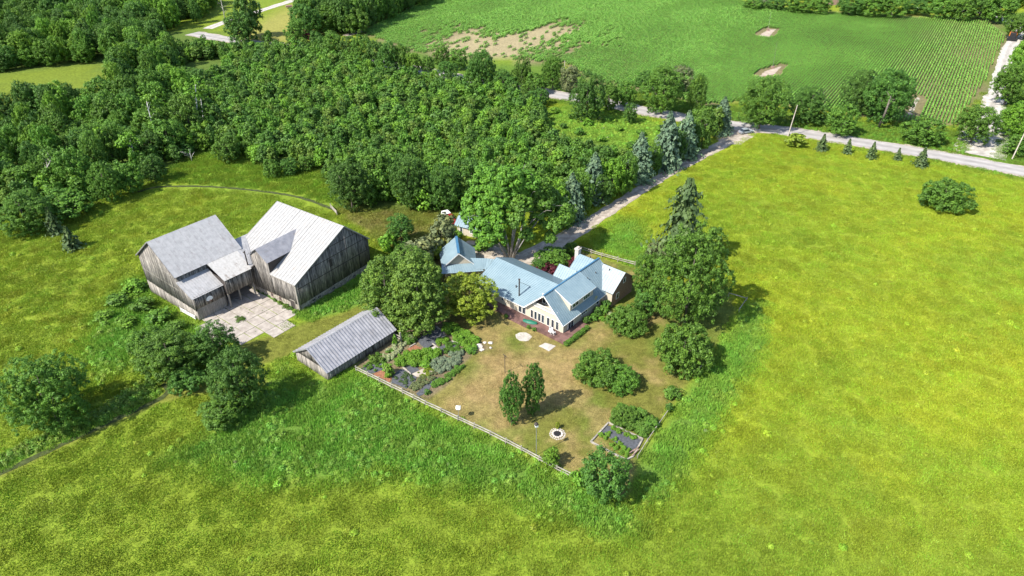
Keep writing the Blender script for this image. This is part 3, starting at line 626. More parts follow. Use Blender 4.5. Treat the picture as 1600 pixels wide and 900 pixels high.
def gn_scatter(name, P, meshes, scales, label=None, icol=None, rots=None):
    P = np.asarray(P, np.float32); n_ = len(P)
    me = bpy.data.meshes.new(name); me.vertices.add(n_); me.vertices.foreach_set('co', P.ravel())
    me.attributes.new('iscale', 'FLOAT_VECTOR', 'POINT').data.foreach_set('vector', np.asarray(scales, np.float32).ravel())
    rz = rng.uniform(0, 2*PI, n_) if rots is None else rots
    rv = np.zeros((n_, 3), np.float32); rv[:, 2] = rz; me.attributes.new('irot', 'FLOAT_VECTOR', 'POINT').data.foreach_set('vector', rv.ravel())
    me.attributes.new('ipick', 'INT', 'POINT').data.foreach_set('value', rng.integers(0, len(meshes), n_).astype(np.int32))
    if icol is not None:
        c4 = np.ones((n_, 4), np.float32); c4[:, :3] = icol; me.attributes.new('icol', 'FLOAT_COLOR', 'POINT').data.foreach_set('color', c4.ravel())
    me.update(); o = link(name, me)
    ng = bpy.data.node_groups.new(name+'_nodes', 'GeometryNodeTree'); ng.interface.new_socket('Geometry', in_out='INPUT', socket_type='NodeSocketGeometry'); ng.interface.new_socket('Geometry', in_out='OUTPUT', socket_type='NodeSocketGeometry')
    N_ = ng.nodes; K = ng.links; gi = N_.new('NodeGroupInput'); go = N_.new('NodeGroupOutput'); g2i = N_.new('GeometryNodeGeometryToInstance')
    for m_ in meshes[::-1]:
        so_ = bpy.data.objects.new('foliage', m_)          # source, not linked to the scene
        oi = N_.new('GeometryNodeObjectInfo'); oi.inputs[0].default_value = so_; oi.inputs['As Instance'].default_value = True; K.new(oi.outputs['Geometry'], g2i.inputs[0])
    def attr(nm, t):
        a_ = N_.new('GeometryNodeInputNamedAttribute'); a_.data_type = t; a_.inputs[0].default_value = nm; return a_.outputs[0]
    ip = N_.new('GeometryNodeInstanceOnPoints'); K.new(gi.outputs[0], ip.inputs['Points'])
    # several sources: join instances, pick by index
    if len(meshes) > 1:
        K.new(g2i.outputs[0], ip.inputs['Instance'])
        jg = N_.new('GeometryNodeJoinGeometry'); 
        for nd in [x for x in N_ if x.bl_idname == 'GeometryNodeObjectInfo']: K.new(nd.outputs['Geometry'], jg.inputs[0])
        K.new(jg.outputs[0], ip.inputs['Instance']); ip.inputs['Pick Instance'].default_value = True; K.new(attr('ipick', 'INT'), ip.inputs['Instance Index']); N_.remove(g2i)
    else:
        nd = [x for x in N_ if x.bl_idname == 'GeometryNodeObjectInfo'][0]; K.new(nd.outputs['Geometry'], ip.inputs['Instance']); N_.remove(g2i)
    K.new(attr('iscale', 'FLOAT_VECTOR'), ip.inputs['Scale'])
    e2r = N_.new('FunctionNodeEulerToRotation'); K.new(attr('irot', 'FLOAT_VECTOR'), e2r.inputs[0]); K.new(e2r.outputs[0], ip.inputs['Rotation'])
    K.new(ip.outputs[0], go.inputs[0]); md = o.modifiers.new('scatter', 'NODES'); md.node_group = ng
    return tag(o, label, kind='stuff')
big_front = 0
for i, (a, b_) in enumerate(pts[:300]):
    q = random.Random(i*3+1); h_ = q.uniform(6.2, 8.6) if b_ < 175 else q.uniform(5, 7.4)
    place('young', (a, b_, -.05), q.uniform(2.5, 4.1), h_*q.uniform(.66, .95), 'young tree standing in the close planted plantation behind the house and barns', ['young', 'deep', 'young', 'green', 'bright', 'young', 'deep', 'cedar', 'young'][i % 9], 'tree', 'plantation_tree', 'plantation trees behind the house', single=True)
stuff_trees('plantation_wood', pts[300:], 'young', (3.4, 7.0), (2.5, 4.3), ['young', 'deep', 'bright', 'green', 'young', 'deep', 'young', 'cedar'], 'close planted young trees further back in the plantation')
x, y = scatter('mature', 6.2, .48, 15, [('gap1', 2), ('gap2', 0)]); ok = ldist(x, y, world_poly([(325, 45), (385, 24), (460, 0)])) > 5; x, y = x[ok], y[ok]
order = np.argsort(y); mp_ = [(x[i], y[i]) for i in order if y[i] < 560]
for i, (a, b_) in enumerate(mp_[:60]):
    q = random.Random(i*5+2)
    place('mid', (a, b_, -.05), q.uniform(4.6, 8.8), q.uniform(6.5, 13.5), 'full grown leafy tree in the mixed wood at upper left', ['green', 'deep', 'bright', 'green', 'young'][i % 5], 'tree', 'woodland_tree', 'trees of the mixed wood at upper left')
stuff_trees('mixed_wood', mp_[60:], 'mid', (6.5, 14), (4.8, 9), ['green', 'deep', 'bright', 'young', 'deep', 'green', 'bright', 'deep'], 'mixed leafy wood running to the top left')
Z['fw'] = world_poly([(478, 62), (560, 54), (700, -6), (760, -30), (480, -30)])
x, y = scatter('fw', 7, .4, 0); stuff_trees('far_wood', list(zip(x, y)), 'mid', (11, 17), (7, 11), ['deep', 'deep', 'green', 'deep', 'green'], 'dark wood along the far left side of the corn field')
Z['tw'] = world_poly([(1120, -8), (1190, -2), (1600, 14), (1800, 20), (1800, -40), (1100, -30)])
x, y = scatter('tw', 9, .4, 0); stuff_trees('distant_wood', list(zip(x, y)), 'mid', (8, 13), (7, 11), ['green', 'deep', 'green', 'bright', 'deep'], 'distant wood beyond the corn field')
Z['rw'] = world_poly([(1612, 60), (1700, 60), (1760, 240), (1640, 230), (1615, 140)])
x, y = scatter('rw', 7, .4, 0); stuff_trees('lane_wood', list(zip(x, y)), 'mid', (7, 12), (6, 9), ['green', 'bright', 'deep', 'green', 'bright'], 'trees beyond the farm lane at the right edge')

# ------------------------------------------------------------------ the big branching tree behind the house
def branching_tree():
    base = at(798, 407); o = empty('branching_tree', base, 0, 'big open crowned tree with several pale bare trunks behind the house', 'tree'); q = random.Random(4)
    tm = MB(); tips = []
    for (px, py, z, r) in [(742, 330, 9.5, .32), (765, 300, 14, .34), (800, 290, 17, .36), (832, 300, 16, .28), (850, 330, 12, .24), (868, 318, 13, .2), (780, 345, 9, .25), (815, 272, 19.5, .22)]:
        e = at(px, py, z)-base; m1 = e*.35+Vector((q.uniform(-.5, .5), q.uniform(-.5, .5), 1.2)); m2 = e*.7+Vector((q.uniform(-.6, .6), q.uniform(-.6, .6), .8))
        tm.tube([(q.uniform(-.5, .5), q.uniform(-.3, .3), -.2), m1, m2, e], [r*.95, r*.62, r*.38, r*.12], 7)
        for k in range(4):
            st = m2.lerp(e, k*.3); en = st+Vector((q.uniform(-2.6, 2.6), q.uniform(-2.6, 2.6), q.uniform(.5, 2.4))); tm.tube([st, (st+en)/2+Vector((0, 0, .3)), en], [r*.3, r*.2, .03], 5)
    tm.build('trunk', M['bark_mid'], o, True)
    def mk(name, L_, ncl, nl, leaf, s=.40, rc=.62):
        P = []
        for (px, py, z, r) in L_: p = at(px, py, z)-base; P.append((p.x, p.y, p.z, r))
        V, Fq, t = crown_cloud(P, ncl, rc, nl, s, -.5); me = npmesh(name, V, Fq, [LM[leaf]], {'tint': t}); return link(name, me, o)
    mk('crown', [(745, 312, 11, 2.6), (757, 290, 14, 2.7), (738, 335, 8.5, 2.2), (765, 325, 11, 2.6), (782, 300, 15.5, 2.8), (775, 278, 17.5, 2.4), (800, 280, 18.5, 2.6), (760, 350, 8, 2.0), (745, 355, 6.5, 1.5), (822, 285, 17.5, 2.3), (812, 305, 15, 2.2),
                 (785, 322, 12.5, 2.2), (783, 348, 9, 1.8), (765, 372, 5.5, 1.7), (745, 372, 4.5, 1.3), (782, 372, 6, 1.3), (755, 270, 17, 1.8), (735, 318, 9, 1.7)], 900, 40, 'young', .34)
    mk('crown', [(842, 296, 15.5, 2.1), (858, 310, 13, 1.9), (868, 328, 11, 1.6), (850, 318, 13, 1.5), (872, 345, 8.5, 1.4), (838, 345, 7.5, 1.2), (858, 372, 5.5, 1.1), (878, 318, 11.5, 1.3), (835, 270, 18.5, 1.9), (845, 285, 17, 2.0), (815, 320, 14, 1.7), (808, 345, 11, 1.4), (822, 368, 7, 1.3), (878, 340, 9.5, 1.6), (862, 352, 8.5, 1.5), (842, 330, 11, 1.6), (880, 330, 10.5, 1.5)], 620, 36, 'green', .34)
branching_tree()

# ------------------------------------------------------------------ building helpers
def board_wall(P0, P1, prof, thick=.06, bw=.30, gap=.012, seed=0, z0=0., tilt=.01):
    """vertical boards between P0 and P1 (xy); prof(t)->top z, z0 bottom. returns verts, faces, tints"""
    q = random.Random(seed); P0, P1 = Vector((*P0, 0)), Vector((*P1, 0)); d = P1-P0; Ln = d.length; d.normalize(); nrm = Vector((d.y, -d.x, 0))
    V = []; Fc = []; T = []; s = 0
    while s < Ln-.02:
        w_ = min(bw*q.uniform(.75, 1.25), Ln-s); off = q.uniform(0, .035); a = P0+d*s; b_ = P0+d*(s+w_-gap)
        zb = (z0(s/Ln) if callable(z0) else z0)+q.uniform(-.04, .06); za, zc = prof(s/Ln)-.0, prof(min(1, (s+w_)/Ln)); k = len(V)
        n0, n1 = nrm*(off+thick), nrm*off*0
        for p, zt in ((a, za), (b_, zc)):
            V += [tuple(p+n1+Vector((0, 0, zb))), tuple(p+n0+Vector((0, 0, zb))), tuple(p+n0+Vector((0, 0, zt))), tuple(p+n1+Vector((0, 0, zt)))]
        Fc += [(k+1, k+5, k+6, k+2), (k, k+1, k+2, k+3), (k+5, k+4, k+7, k+6), (k+3, k+2, k+6, k+7), (k+4, k, k+3, k+7), (k, k+4, k+5, k+1)]
        t = max(.4, min(1.5, q.gauss(.95, .26))); T += [t]*8; s += w_
    return V, Fc, T
def add_boards(name, walls, m, parent):
    V = []; Fc = []; T = []
    for v, f, t in walls: b = len(V); V += v; Fc += [tuple(i+b for i in x) for x in f]; T += t
    me = npmesh(name, V, Fc, [m], {'tint': np.array(T)[:, None]*np.ones((1, 3))}); o = link(name, me, parent); o['kind'] = 'stuff'; return o
def rib_roof(mb, a, b_, c, d, t=.06, rib=.6, rw=.07, rh=.05, n=None):
    "metal sheet quad a,b (eave) c,d (ridge; c above b, d above a) with ribs running up the slope"
    a, b_, c, d = map(Vector, (a, b_, c, d)); mb.slab([a, b_, c, d], t); nn = (b_-a).cross(d-a).normalized(); nn = nn if nn.z > 0 else -nn
    L_ = max((b_-a).length, (c-d).length); k = max(2, int(L_/rib))
    for i in range(k+1):
        u = i/k; p = a.lerp(b_, u); q = d.lerp(c, u)
        if (q-p).length < .1: continue
        mb.bar(p+nn*(rh*.5-.004), q+nn*(rh*.5-.004), rw, rh)
def bld(name, px, ang, label, cat, base=None):
    p = base if base is not None else at(*px); return empty(name, p, R(ang), label, cat)
def window(parent, c, axis, w_, h_, out, name='window', panes=2, hp=1, fr=.11, m='trim'):
    "window in a wall: c centre (x,y,z); axis 'x'/'y' along the wall; out = +-1 direction of the outside normal"
    x, y, z = c; f = MB(); g = MB()
    def bx(mb, u0, u1, d0, d1, z0, z1):
        d0, d1 = sorted((d0*out, d1*out))
        if axis == 'x': mb.box(x+u0, x+u1, y+d0, y+d1, z+z0, z+z1)
        else: mb.box(x+d0, x+d1, y+u0, y+u1, z+z0, z+z1)
    bx(f, -w_/2, w_/2, 0, .07, -h_/2, -h_/2+fr); bx(f, -w_/2, w_/2, 0, .07, h_/2-fr, h_/2)
    bx(f, -w_/2, -w_/2+fr, 0, .068, -h_/2+fr, h_/2-fr); bx(f, w_/2-fr, w_/2, 0, .068, -h_/2+fr, h_/2-fr)
    for i in range(1, panes): u = -w_/2+w_*i/panes; bx(f, u-.03, u+.03, 0, .06, -h_/2+fr, h_/2-fr)
    for i in range(1, hp): u = -h_/2+h_*i/hp; bx(f, -w_/2+fr, w_/2-fr, 0, .055, u-.025, u+.025)
    wo = f.build(name, M[m], parent); bx(g, -w_/2+fr*.5, w_/2-fr*.5, .008, .03, -h_/2+fr*.5, h_/2-fr*.5); g.build('pane', M['glass'], wo); return wo
lin = lambda *a: (lambda t: a[min(int(t*(len(a)-1)), len(a)-2)]*(1-(t*(len(a)-1)-min(int(t*(len(a)-1)), len(a)-2)))+a[min(int(t*(len(a)-1)), len(a)-2)+1]*(t*(len(a)-1)-min(int(t*(len(a)-1)), len(a)-2)))
def gable(y0, yr, y1, z0, zr, z1):
    return lambda t: (lambda y: z0+(zr-z0)*(y-y0)/(yr-y0) if y < yr else zr+(z1-zr)*(y-yr)/(y1-yr))(y0+t*(y1-y0))

# ---- big barn: x along ridge (negative = left), y back
bb = bld('big_barn', None, -34.5, 'large weathered grey board barn with white metal roof and a dormer', 'barn', Vector((-38.9, 103.0, 0)))
XL, D, YR, ZR, ZE, ZB = -18.3, 18.4, 12.8, 12.15, 6.05, 7.1
core = MB(); pts_ = [(0.08, .05), (D-.05, .05), (D-.05, ZB-.15), (YR, ZR-.25), (.08, ZE-.15)]
core.add([(XL+.1, y, z) for y, z in pts_]+[(-.1, y, z) for y, z in pts_], [(0, 1, 2, 3, 4)[::-1], (5, 6, 7, 8, 9)]+[(i, (i+1) % 5, (i+1) % 5+5, i+5) for i in range(5)])
core.build('inner_wall', M['dark'], bb)
gb = gable(0, YR, D, ZE-.05, ZR-.12, ZB-.05); st = lambda t: 1.35-1.0*t*0+.35*t
add_boards('wall_boards', [board_wall((-.06, 0), (-.06, D), gb, seed=1, z0=lambda t: 1.15+.35*t, thick=.07)], M['board'], bb)
add_boards('wall_boards', [board_wall((XL, D), (XL, 0), lambda t: gb(1-t), seed=2, z0=.9)], M['board'], bb)
add_boards('wall_boards', [board_wall((XL, .02), (0, .02), lambda t: ZE-.08, seed=3, z0=1.3)], M['board'], bb)
add_boards('wall_boards', [board_wall((0, D), (XL, D), lambda t: ZB-.1, seed=4, z0=1.1)], M['board'], bb)
# horizontal overlap bands where two tiers of boards meet
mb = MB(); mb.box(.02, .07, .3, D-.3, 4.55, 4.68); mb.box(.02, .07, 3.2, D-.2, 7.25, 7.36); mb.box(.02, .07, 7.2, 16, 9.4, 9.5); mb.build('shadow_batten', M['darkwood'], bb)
mb = MB(); mb.box(XL, 0, -.02, .3, -.3, 1.33); mb.build('stone_foundation', M['stone'], bb)
mb = MB(); mb.hexa([(-.3, .3, -.3), (.06, .3, -.3), (.06, D, -.3), (-.3, D, -.3), (-.3, .3, 1.15), (.06, .3, 1.15), (.06, D, 1.5), (-.3, D, 1.5)]); mb.build('stone_foundation', M['stone'], bb)
for y_ in (3.3, 4.6, 8.2, 13.6): window(bb, (.07, y_, .75), 'y', .75, .5, 1, 'basement_window', 2, 1, .07, 'board_pale')
dm = MB(); dm.box(-2.3, -1.1, -.08, .02, .0, 1.75); dr_ = dm.build('door', M['darkwood'], bb); dm = MB(); dm.box(-2.42, -2.3, -.1, 0, 0, 1.85); dm.box(-1.1, -.98, -.1, 0, 0, 1.85); dm.box(-2.42, -.98, -.11, -.005, 1.76, 1.9); dm.build('door_frame', M['board_pale'], bb)
for x_ in (-5.3, -7.6): window(bb, (x_, -.03, .85), 'x', .55, .8, -1, 'basement_window', 1, 1, .07, 'brick')
mb = MB(); mb.box(-.22, .1, -.16, .06, 0, ZE-.1); mb.build('corner_post', M['board_pale'], bb)
# roof : left piece, piece behind dormer, right piece, back slope
sl_ = (ZR-ZE)/YR; zf = lambda y: ZE+sl_*y
DX0, DX1, DXC, DZ, DE = -11.75, -6.45, -9.1, 10.4, 8.45
rf = MB()
rib_roof(rf, (XL-.3, -.35, zf(-.35)), (DX0+.1, -.35, zf(-.35)), (DX0+.1, YR, ZR), (XL-.3, YR, ZR), .08, .75, .07, .05)
rib_roof(rf, (DX0+.1, .12, zf(.12)), (DX1-.1, .12, zf(.12)), (DX1-.1, YR, ZR), (DX0+.1, YR, ZR), .08, .75, .07, .05)
rib_roof(rf, (DX1-.1, -.35, zf(-.35)), (.3, -.35, zf(-.35)), (.3, YR, ZR), (DX1-.1, YR, ZR), .08, .75, .07, .05)
rf.build('roof', M['metal_white'], bb)
rf = MB(); rib_roof(rf, (.3, D+.3, ZB-.27), (XL-.3, D+.3, ZB-.27), (XL-.3, YR+.02, ZR-.01), (.3, YR+.02, ZR-.01), .08, .75, .07, .05); rf.build('roof', M['metal_white'], bb)
mb = MB(); mb.bar((.26, -.4, zf(-.4)-.12), (.26, YR, ZR-.12), .06, .2); mb.bar((.26, YR, ZR-.12), (.26, D+.3, ZB-.4), .06, .2); mb.bar((DX1, -.33, zf(-.33)-.1), (.26, -.33, zf(-.33)-.1), .05, .16); mb.build('fascia', M['board_pale'], bb)
# dormer
yb = (DZ-ZE)/sl_; ye = (DE-ZE)/sl_
dg = lambda t: DE+(DZ-DE)*(1-abs(2*t-1))-.06
add_boards('dormer_boards', [board_wall((DX0+.15, -.06), (DX1-.15, -.06), lambda t: dg(t), seed=5, z0=1.35, thick=.08)], M['board'], bb)
mb = MB(); mb.hexa([(DX1-.3, 0, ZE-.2), (DX1-.1, 0, ZE-.2), (DX1-.1, ye, DE-.3), (DX1-.3, ye, DE-.3), (DX1-.3, 0, DE-.12), (DX1-.1, 0, DE-.12), (DX1-.1, ye+.02, DE-.12), (DX1-.3, ye+.02, DE-.12)])
mb.hexa([(DX0+.1, 0, ZE-.2), (DX0+.3, 0, ZE-.2), (DX0+.3, ye, DE-.3), (DX0+.1, ye, DE-.3), (DX0+.1, 0, DE-.12), (DX0+.3, 0, DE-.12), (DX0+.3, ye+.02, DE-.12), (DX0+.1, ye+.02, DE-.12)]); mb.build('dormer_cheek', M['darkwood'], bb)
rf = MB(); rib_roof(rf, (DX1+.15, -.5, DE-.1), (DX1+.15, ye+.35, DE-.1), (DXC, yb, DZ), (DXC, -.5, DZ), .06, .3, .06, .04); rib_roof(rf, (DX0-.25, ye+.3, DE-.1), (DX0-.25, -.5, DE-.1), (DXC, -.5, DZ), (DXC, yb, DZ), .06, .3, .06, .04); rf.build('dormer_roof', M['metal_grey'], bb)
# missing bits: small dark gap window high on gable
mb = MB(); mb.box(.06, .1, 8.2, 8.9, 5.4, 7.0); mb.build('patched_board', M['darkwood'], bb)

# ---- left barn with lean-to and connector
lb_ = bld('small_barn', None, 52, 'smaller weathered grey barn on the left with grey metal roof and front lean-to', 'barn', Vector((-56.34, 100.12, 0)))
BX, Y0, YM, Y1, Z0_, ZM, Z1_ = 13.0, 4.2, 10.9, 17.5, 7.9, 12.6, 7.6
core = MB(); pts_ = [(Y0+.08, -1.3), (Y1-.08, -1.3), (Y1-.08, Z1_-.15), (YM, ZM-.25), (Y0+.08, Z0_-.15)]
core.add([(.08, y, z) for y, z in pts_]+[(BX-.08, y, z) for y, z in pts_], [(0, 1, 2, 3, 4)[::-1], (5, 6, 7, 8, 9)]+[(i, (i+1) % 5, (i+1) % 5+5, i+5) for i in range(5)])
core.build('inner_wall', M['dark'], lb_)
gl = gable(Y0, YM, Y1, Z0_-.06, ZM-.12, Z1_-.06)
add_boards('wall_boards', [board_wall((.05, Y1), (.05, Y0), lambda t: gl(1-t), seed=11, z0=1.9, thick=.08), board_wall((0.05, Y0), (.05, 0), lambda t: 6.6-(6.6-4.95)*t-.08, seed=12, z0=1.9, thick=.08)], M['board'], lb_)
add_boards('lower_boards', [board_wall((.12, Y1), (.12, 0), lambda t: 2.0, seed=13, z0=-1.3, thick=.08, bw=.4)], M['board_pale'], lb_)
add_boards('wall_boards', [board_wall((0, Y0+.02), (BX, Y0+.02), lambda t: Z0_-.1, seed=14, z0=0)], M['board'], lb_)
add_boards('wall_boards', [board_wall((BX, Y0), (BX, Y1), gl, seed=15, z0=-.2), board_wall((BX, Y1), (0, Y1), lambda t: Z1_-.1, seed=16, z0=-1.2)], M['board'], lb_)
mb = MB(); mb.box(-.06, -.02, .3, 17.2, 1.93, 2.03); mb.box(-.06, -.02, Y0+.3, 17.2, 4.55, 4.65); mb.box(-.06, -.02, Y0+.5, 17, 7.2, 7.3); mb.build('batten', M['board_pale'], lb_)
# lean-to
LW = 5.75
core = MB(); core.hexa([(.1, .1, 0), (LW-.05, .1, 0), (LW-.05, Y0, 0), (.1, Y0, 0), (.1, .1, 4.75), (LW-.05, .1, 4.75), (LW-.05, Y0, 6.4), (.1, Y0, 6.4)]); core.build('lean_to_wall', M['dark'], lb_)
add_boards('lean_to_boards', [board_wall((0, 0), (LW, 0), lambda t: 4.9, seed=17, z0=2.4, bw=.34, thick=.12), board_wall((LW, 0), (LW, Y0), lambda t: 4.9+1.55*t, seed=18, z0=0)], M['board'], lb_)
mb = MB()
for i in range(7): mb.box(.15, LW-.1, -.06-.012*(i % 2), .02, .05+i*.335, .05+i*.335+.32)
mb.build('plank_door', M['board_pale'], lb_)
rf = MB(); rib_roof(rf, (-.35, -.35, 4.78), (LW+.1, -.35, 4.78), (LW+.1, Y0-.05, 6.62), (-.35, Y0-.05, 6.62), .06, .45, .06, .04); rf.build('lean_to_roof', M['metal_light'], lb_)
# main roof, with a sagging end line
rf = MB(); rib_roof(rf, (-.4, Y0-.35, Z0_-.2), (BX+.1, Y0-.35, Z0_-.2), (BX+.2, YM, ZM), (-.4, YM, ZM), .08, .8, .05, .03); rib_roof(rf, (BX+.1, Y1+.35, Z1_-.2), (-.4, Y1+.35, Z1_-.2), (-.4, YM+.02, ZM-.01), (BX+.2, YM+.02, ZM-.01), .08, .8, .05, .03); rf.build('roof', M['metal_light'], lb_)
mb = MB(); mb.bar((-.37, Y0-.35, Z0_-.34), (-.37, YM, ZM-.14), .05, .2); mb.bar((-.37, YM, ZM-.14), (-.37, Y1+.35, Z1_-.34), .05, .2); mb.build('fascia', M['darkwood'], lb_)
# basketball backboard on the lean-to
bk = empty('basketball_hoop', (0, 0, 0), 0, 'small white fan shaped basketball backboard on the lean-to wall', 'basketball hoop'); bk.matrix_world = Matrix.Translation(lb_.location) @ Matrix.Rotation(R(52), 4, 'Z') @ Matrix.Translation((2.75, -.16, 3.35))
pr_ = [(math.cos(a)*.62, math.sin(a)*.55) for a in np.linspace(0, PI, 9)]+[(-.62, -.12), (-.3, -.35), (.3, -.35), (.62, -.12)]
mb = MB(); mb.prism(pr_, -.06, 0); mb.build('backboard', M['white'], bk)
mb = MB(); mb.tube([(math.cos(a)*.23, -.3+math.sin(a)*.23, -.25) for a in np.linspace(0, 2*PI, 13)], .015, 5, cap=False); mb.bar((0, -.05, -.25), (0, -.1, -.25), .1); mb.build('rim', M['orange'], bk)

cn = bld('connecting_shed', None, 52, 'low roofed drive-through link between the two barns with open front', 'shed', Vector((-56.34, 100.12, 0)))
CY = -1.15
add_boards('wall_boards', [board_wall((LW+.02, CY+.1), (11.2, CY+.1), lambda t: 6.1, seed=21, z0=3.0)], M['board'], cn)
mb = MB(); mb.box(LW+.1, 13.5, 4.0, 4.15, 0, 7.2); mb.box(LW+.06, LW+.16, CY+.1, 4, 3.0, 6.1); mb.build('inner_wall', M['darkwood'], cn)
for a_ in ((LW+.05, CY+.12), (11.0, CY+.12), (8.3, CY+.8)):
    mb = MB(); mb.box(a_[0], a_[0]+.25, a_[1], a_[1]+.25, 0, 3.1); mb.build('post', M['board_pale'], cn)
rf = MB(); rib_roof(rf, (LW-.1, CY-.3, 6.12), (11.2, CY-.3, 6.12), (12.1, 3.85, 7.68), (LW+.1, 3.85, 7.68), .07, .9, .05, .03); rf.build('roof', M['metal_patchy'], cn)
rf = MB(); rib_roof(rf, (11.22, CY-.3, 6.14), (12.6, -.6, 6.3), (18.2, 7.6, 8.0), (12.12, 3.85, 7.7), .07, .9, .05, .03); rf.slab([(12.12, 3.85, 7.70), (18.2, 7.6, 8.0), (13.1, 7.0, 8.3)], .06); rf.build('roof', M['metal_light'], cn)
mb = MB(); mb.tube([(11.3, -.35, 6.2), (11.34, -.2, 8.3), (11.3, -.25, 9.4)], [.13, .12, .11], 8); mb.bar((11.25, -.2, 9.0), (11.25, .2, 9.0), .12); mb.build('stove_pipe', M['darkwood'], cn)
mb = MB(); mb.bar((11.25, CY-.25, 6.2), (12.4, -.9, 6.2), .22, .2); mb.build('gutter', M['darkwood'], cn)

# ---- long grey shed
sh = bld('long_shed', None, 51, 'long low grey board shed with corrugated metal roof beside the garden', 'shed', at(514.1, 593.7))
SL, SW = 14.1, 8.1
core = MB(); pts_ = [(.08, -.2), (SW-.08, -.2), (SW-.08, 1.75), (SW/2+.1, 4.2), (.08, 1.75)]
core.add([(.1, y, z) for y, z in pts_]+[(SL-.1, y, z) for y, z in pts_], [(0, 1, 2, 3, 4)[::-1], (5, 6, 7, 8, 9)]+[(i, (i+1) % 5, (i+1) % 5+5, i+5) for i in range(5)]); core.build('inner_wall', M['dark'], sh)
gs = gable(0, 4.2, SW, 1.88, 4.38, 1.88)
add_boards('gable_boards', [board_wall((.05, SW), (.05, 0), lambda t: gs(1-t), seed=31, z0=1.8, bw=.26)], M['board'], sh)
add_boards('wall_boards', [board_wall((-.02, SW), (-.02, 0), lambda t: 1.9, seed=32, z0=-.6, bw=.3, thick=.09)], M['board_pale'], sh)
add_boards('wall_boards', [board_wall((0, 0), (SL, 0), lambda t: 1.85, seed=33, z0=-.3, bw=.3), board_wall((SL, 0), (SL, SW), gs, seed=34, z0=-.1), board_wall((SL, SW), (0, SW), lambda t: 1.85, seed=35, z0=-.4)], M['board'], sh)
rf = MB(); rib_roof(rf, (-.35, -.4, 1.78), (SL+.3, -.4, 1.78), (SL+.3, 4.2, 4.5), (-.35, 4.2, 4.5), .05, .55, .22, .11); rf.build('roof', M['metal_grey'], sh)
rf = MB(); rib_roof(rf, (SL+.3, SW+.35, 1.78), (-.35, SW+.35, 1.78), (-.35, 4.22, 4.49), (SL+.3, 4.22, 4.49), .05, .55, .22, .11); rf.build('roof', M['metal_grey'], sh)
mb = MB(); mb.prism([(4.0, 4.46), (4.22, 4.6), (4.44, 4.46)], 0, 1); mb = MB(); mb.hexa([(-.36, 4.0, 4.42), (SL+.31, 4.0, 4.42), (SL+.31, 4.44, 4.42), (-.36, 4.44, 4.42), (-.36, 4.18, 4.6), (SL+.31, 4.18, 4.6), (SL+.31, 4.26, 4.6), (-.36, 4.26, 4.6)]); mb.build('ridge_cap', M['metal_light'], sh)
mb = MB(); mb.bar((-.36, -.4, 1.68), (-.36, 4.2, 4.4), .05, .14); mb.bar((-.36, 4.2, 4.4), (-.36, SW+.35, 1.68), .05, .14); mb.build('fascia', M['metal_light'], sh)

# ---- concrete yard of separate slabs
cy = empty('concrete_yard', (-56.34, 100.12, 0), R(52)); tag(cy, kind='structure')
poly = np.array([(.2, -.1), (11.3, -.2), (12.9, -2.5), (12.5, -7.9), (12.2, -13), (10.2, -13.4), (6.2, -13.9), (2.6, -12.9), (.2, -10.6), (-1.8, -6.5), (-1.7, -2.2)])
q = random.Random(8)
for i, x_ in enumerate(np.arange(-2, 13, 2.35)):
    for j, y_ in enumerate(np.arange(-15, 5, 2.7)):
        cxm, cym = x_+1.17, y_+1.35
        ins = sdist(np.array([cxm]), np.array([cym]), poly)[0] > -.35 or (LW < cxm < 12.4 and -1 < cym < 4.2)
        if not ins: continue
        mb = MB(); g_ = .05; e = [q.uniform(-.05, .05) for _ in range(8)]; h_ = .05+q.uniform(-.015, .03)
        mb.hexa([(x_+g_+e[0], y_+g_+e[1], -.1), (x_+2.35-g_+e[2], y_+g_+e[3], -.1), (x_+2.35-g_+e[4], y_+2.7-g_+e[5], -.1), (x_+g_+e[6], y_+2.7-g_, -.1),
                 (x_+g_+e[0], y_+g_+e[1], h_), (x_+2.35-g_+e[2], y_+g_+e[3], h_+q.uniform(-.01, .01)), (x_+2.35-g_+e[4], y_+2.7-g_+e[5], h_), (x_+g_+e[6], y_+2.7-g_, h_)])
        mb.build('concrete_slab', M['concrete'], cy)

# ---- the house : x along the front (negative = left), y back
hs = bld('house', None, -40.5, 'rambling cream house with pale blue metal roofs and a balcony gable', 'house', at(879.6, 523.6))
GW, GY, GR, GE, GA = 8.2, 15.9, -4.1, 2.75, 6.8          # cross gable
w_ = MB()
w_.add([(-GW, 0, 0), (0, 0, 0), (0, 0, GE), (-.98, 0, GE+.93), (-1.2, 0, 3.3), (-7.0, 0, 3.3), (-7.22, 0, GE+.93), (-GW, 0, GE)], [(0, 1, 2, 3, 4, 5, 6, 7)])
w_.add([(0, 0, 0), (0, GY, 0), (0, GY, GE), (0, 0, GE)], [(0, 1, 2, 3)]); w_.add([(-GW, 0, 0), (-GW, GY, 0), (-GW, GY, GE), (-GW, 0, GE)], [(3, 2, 1, 0)])
w_.add([(0, GY, 0), (-GW, GY, 0), (-GW, GY, GE), (GR, GY, GA-.15), (0, GY, GE)], [(0, 1, 2, 3, 4)])
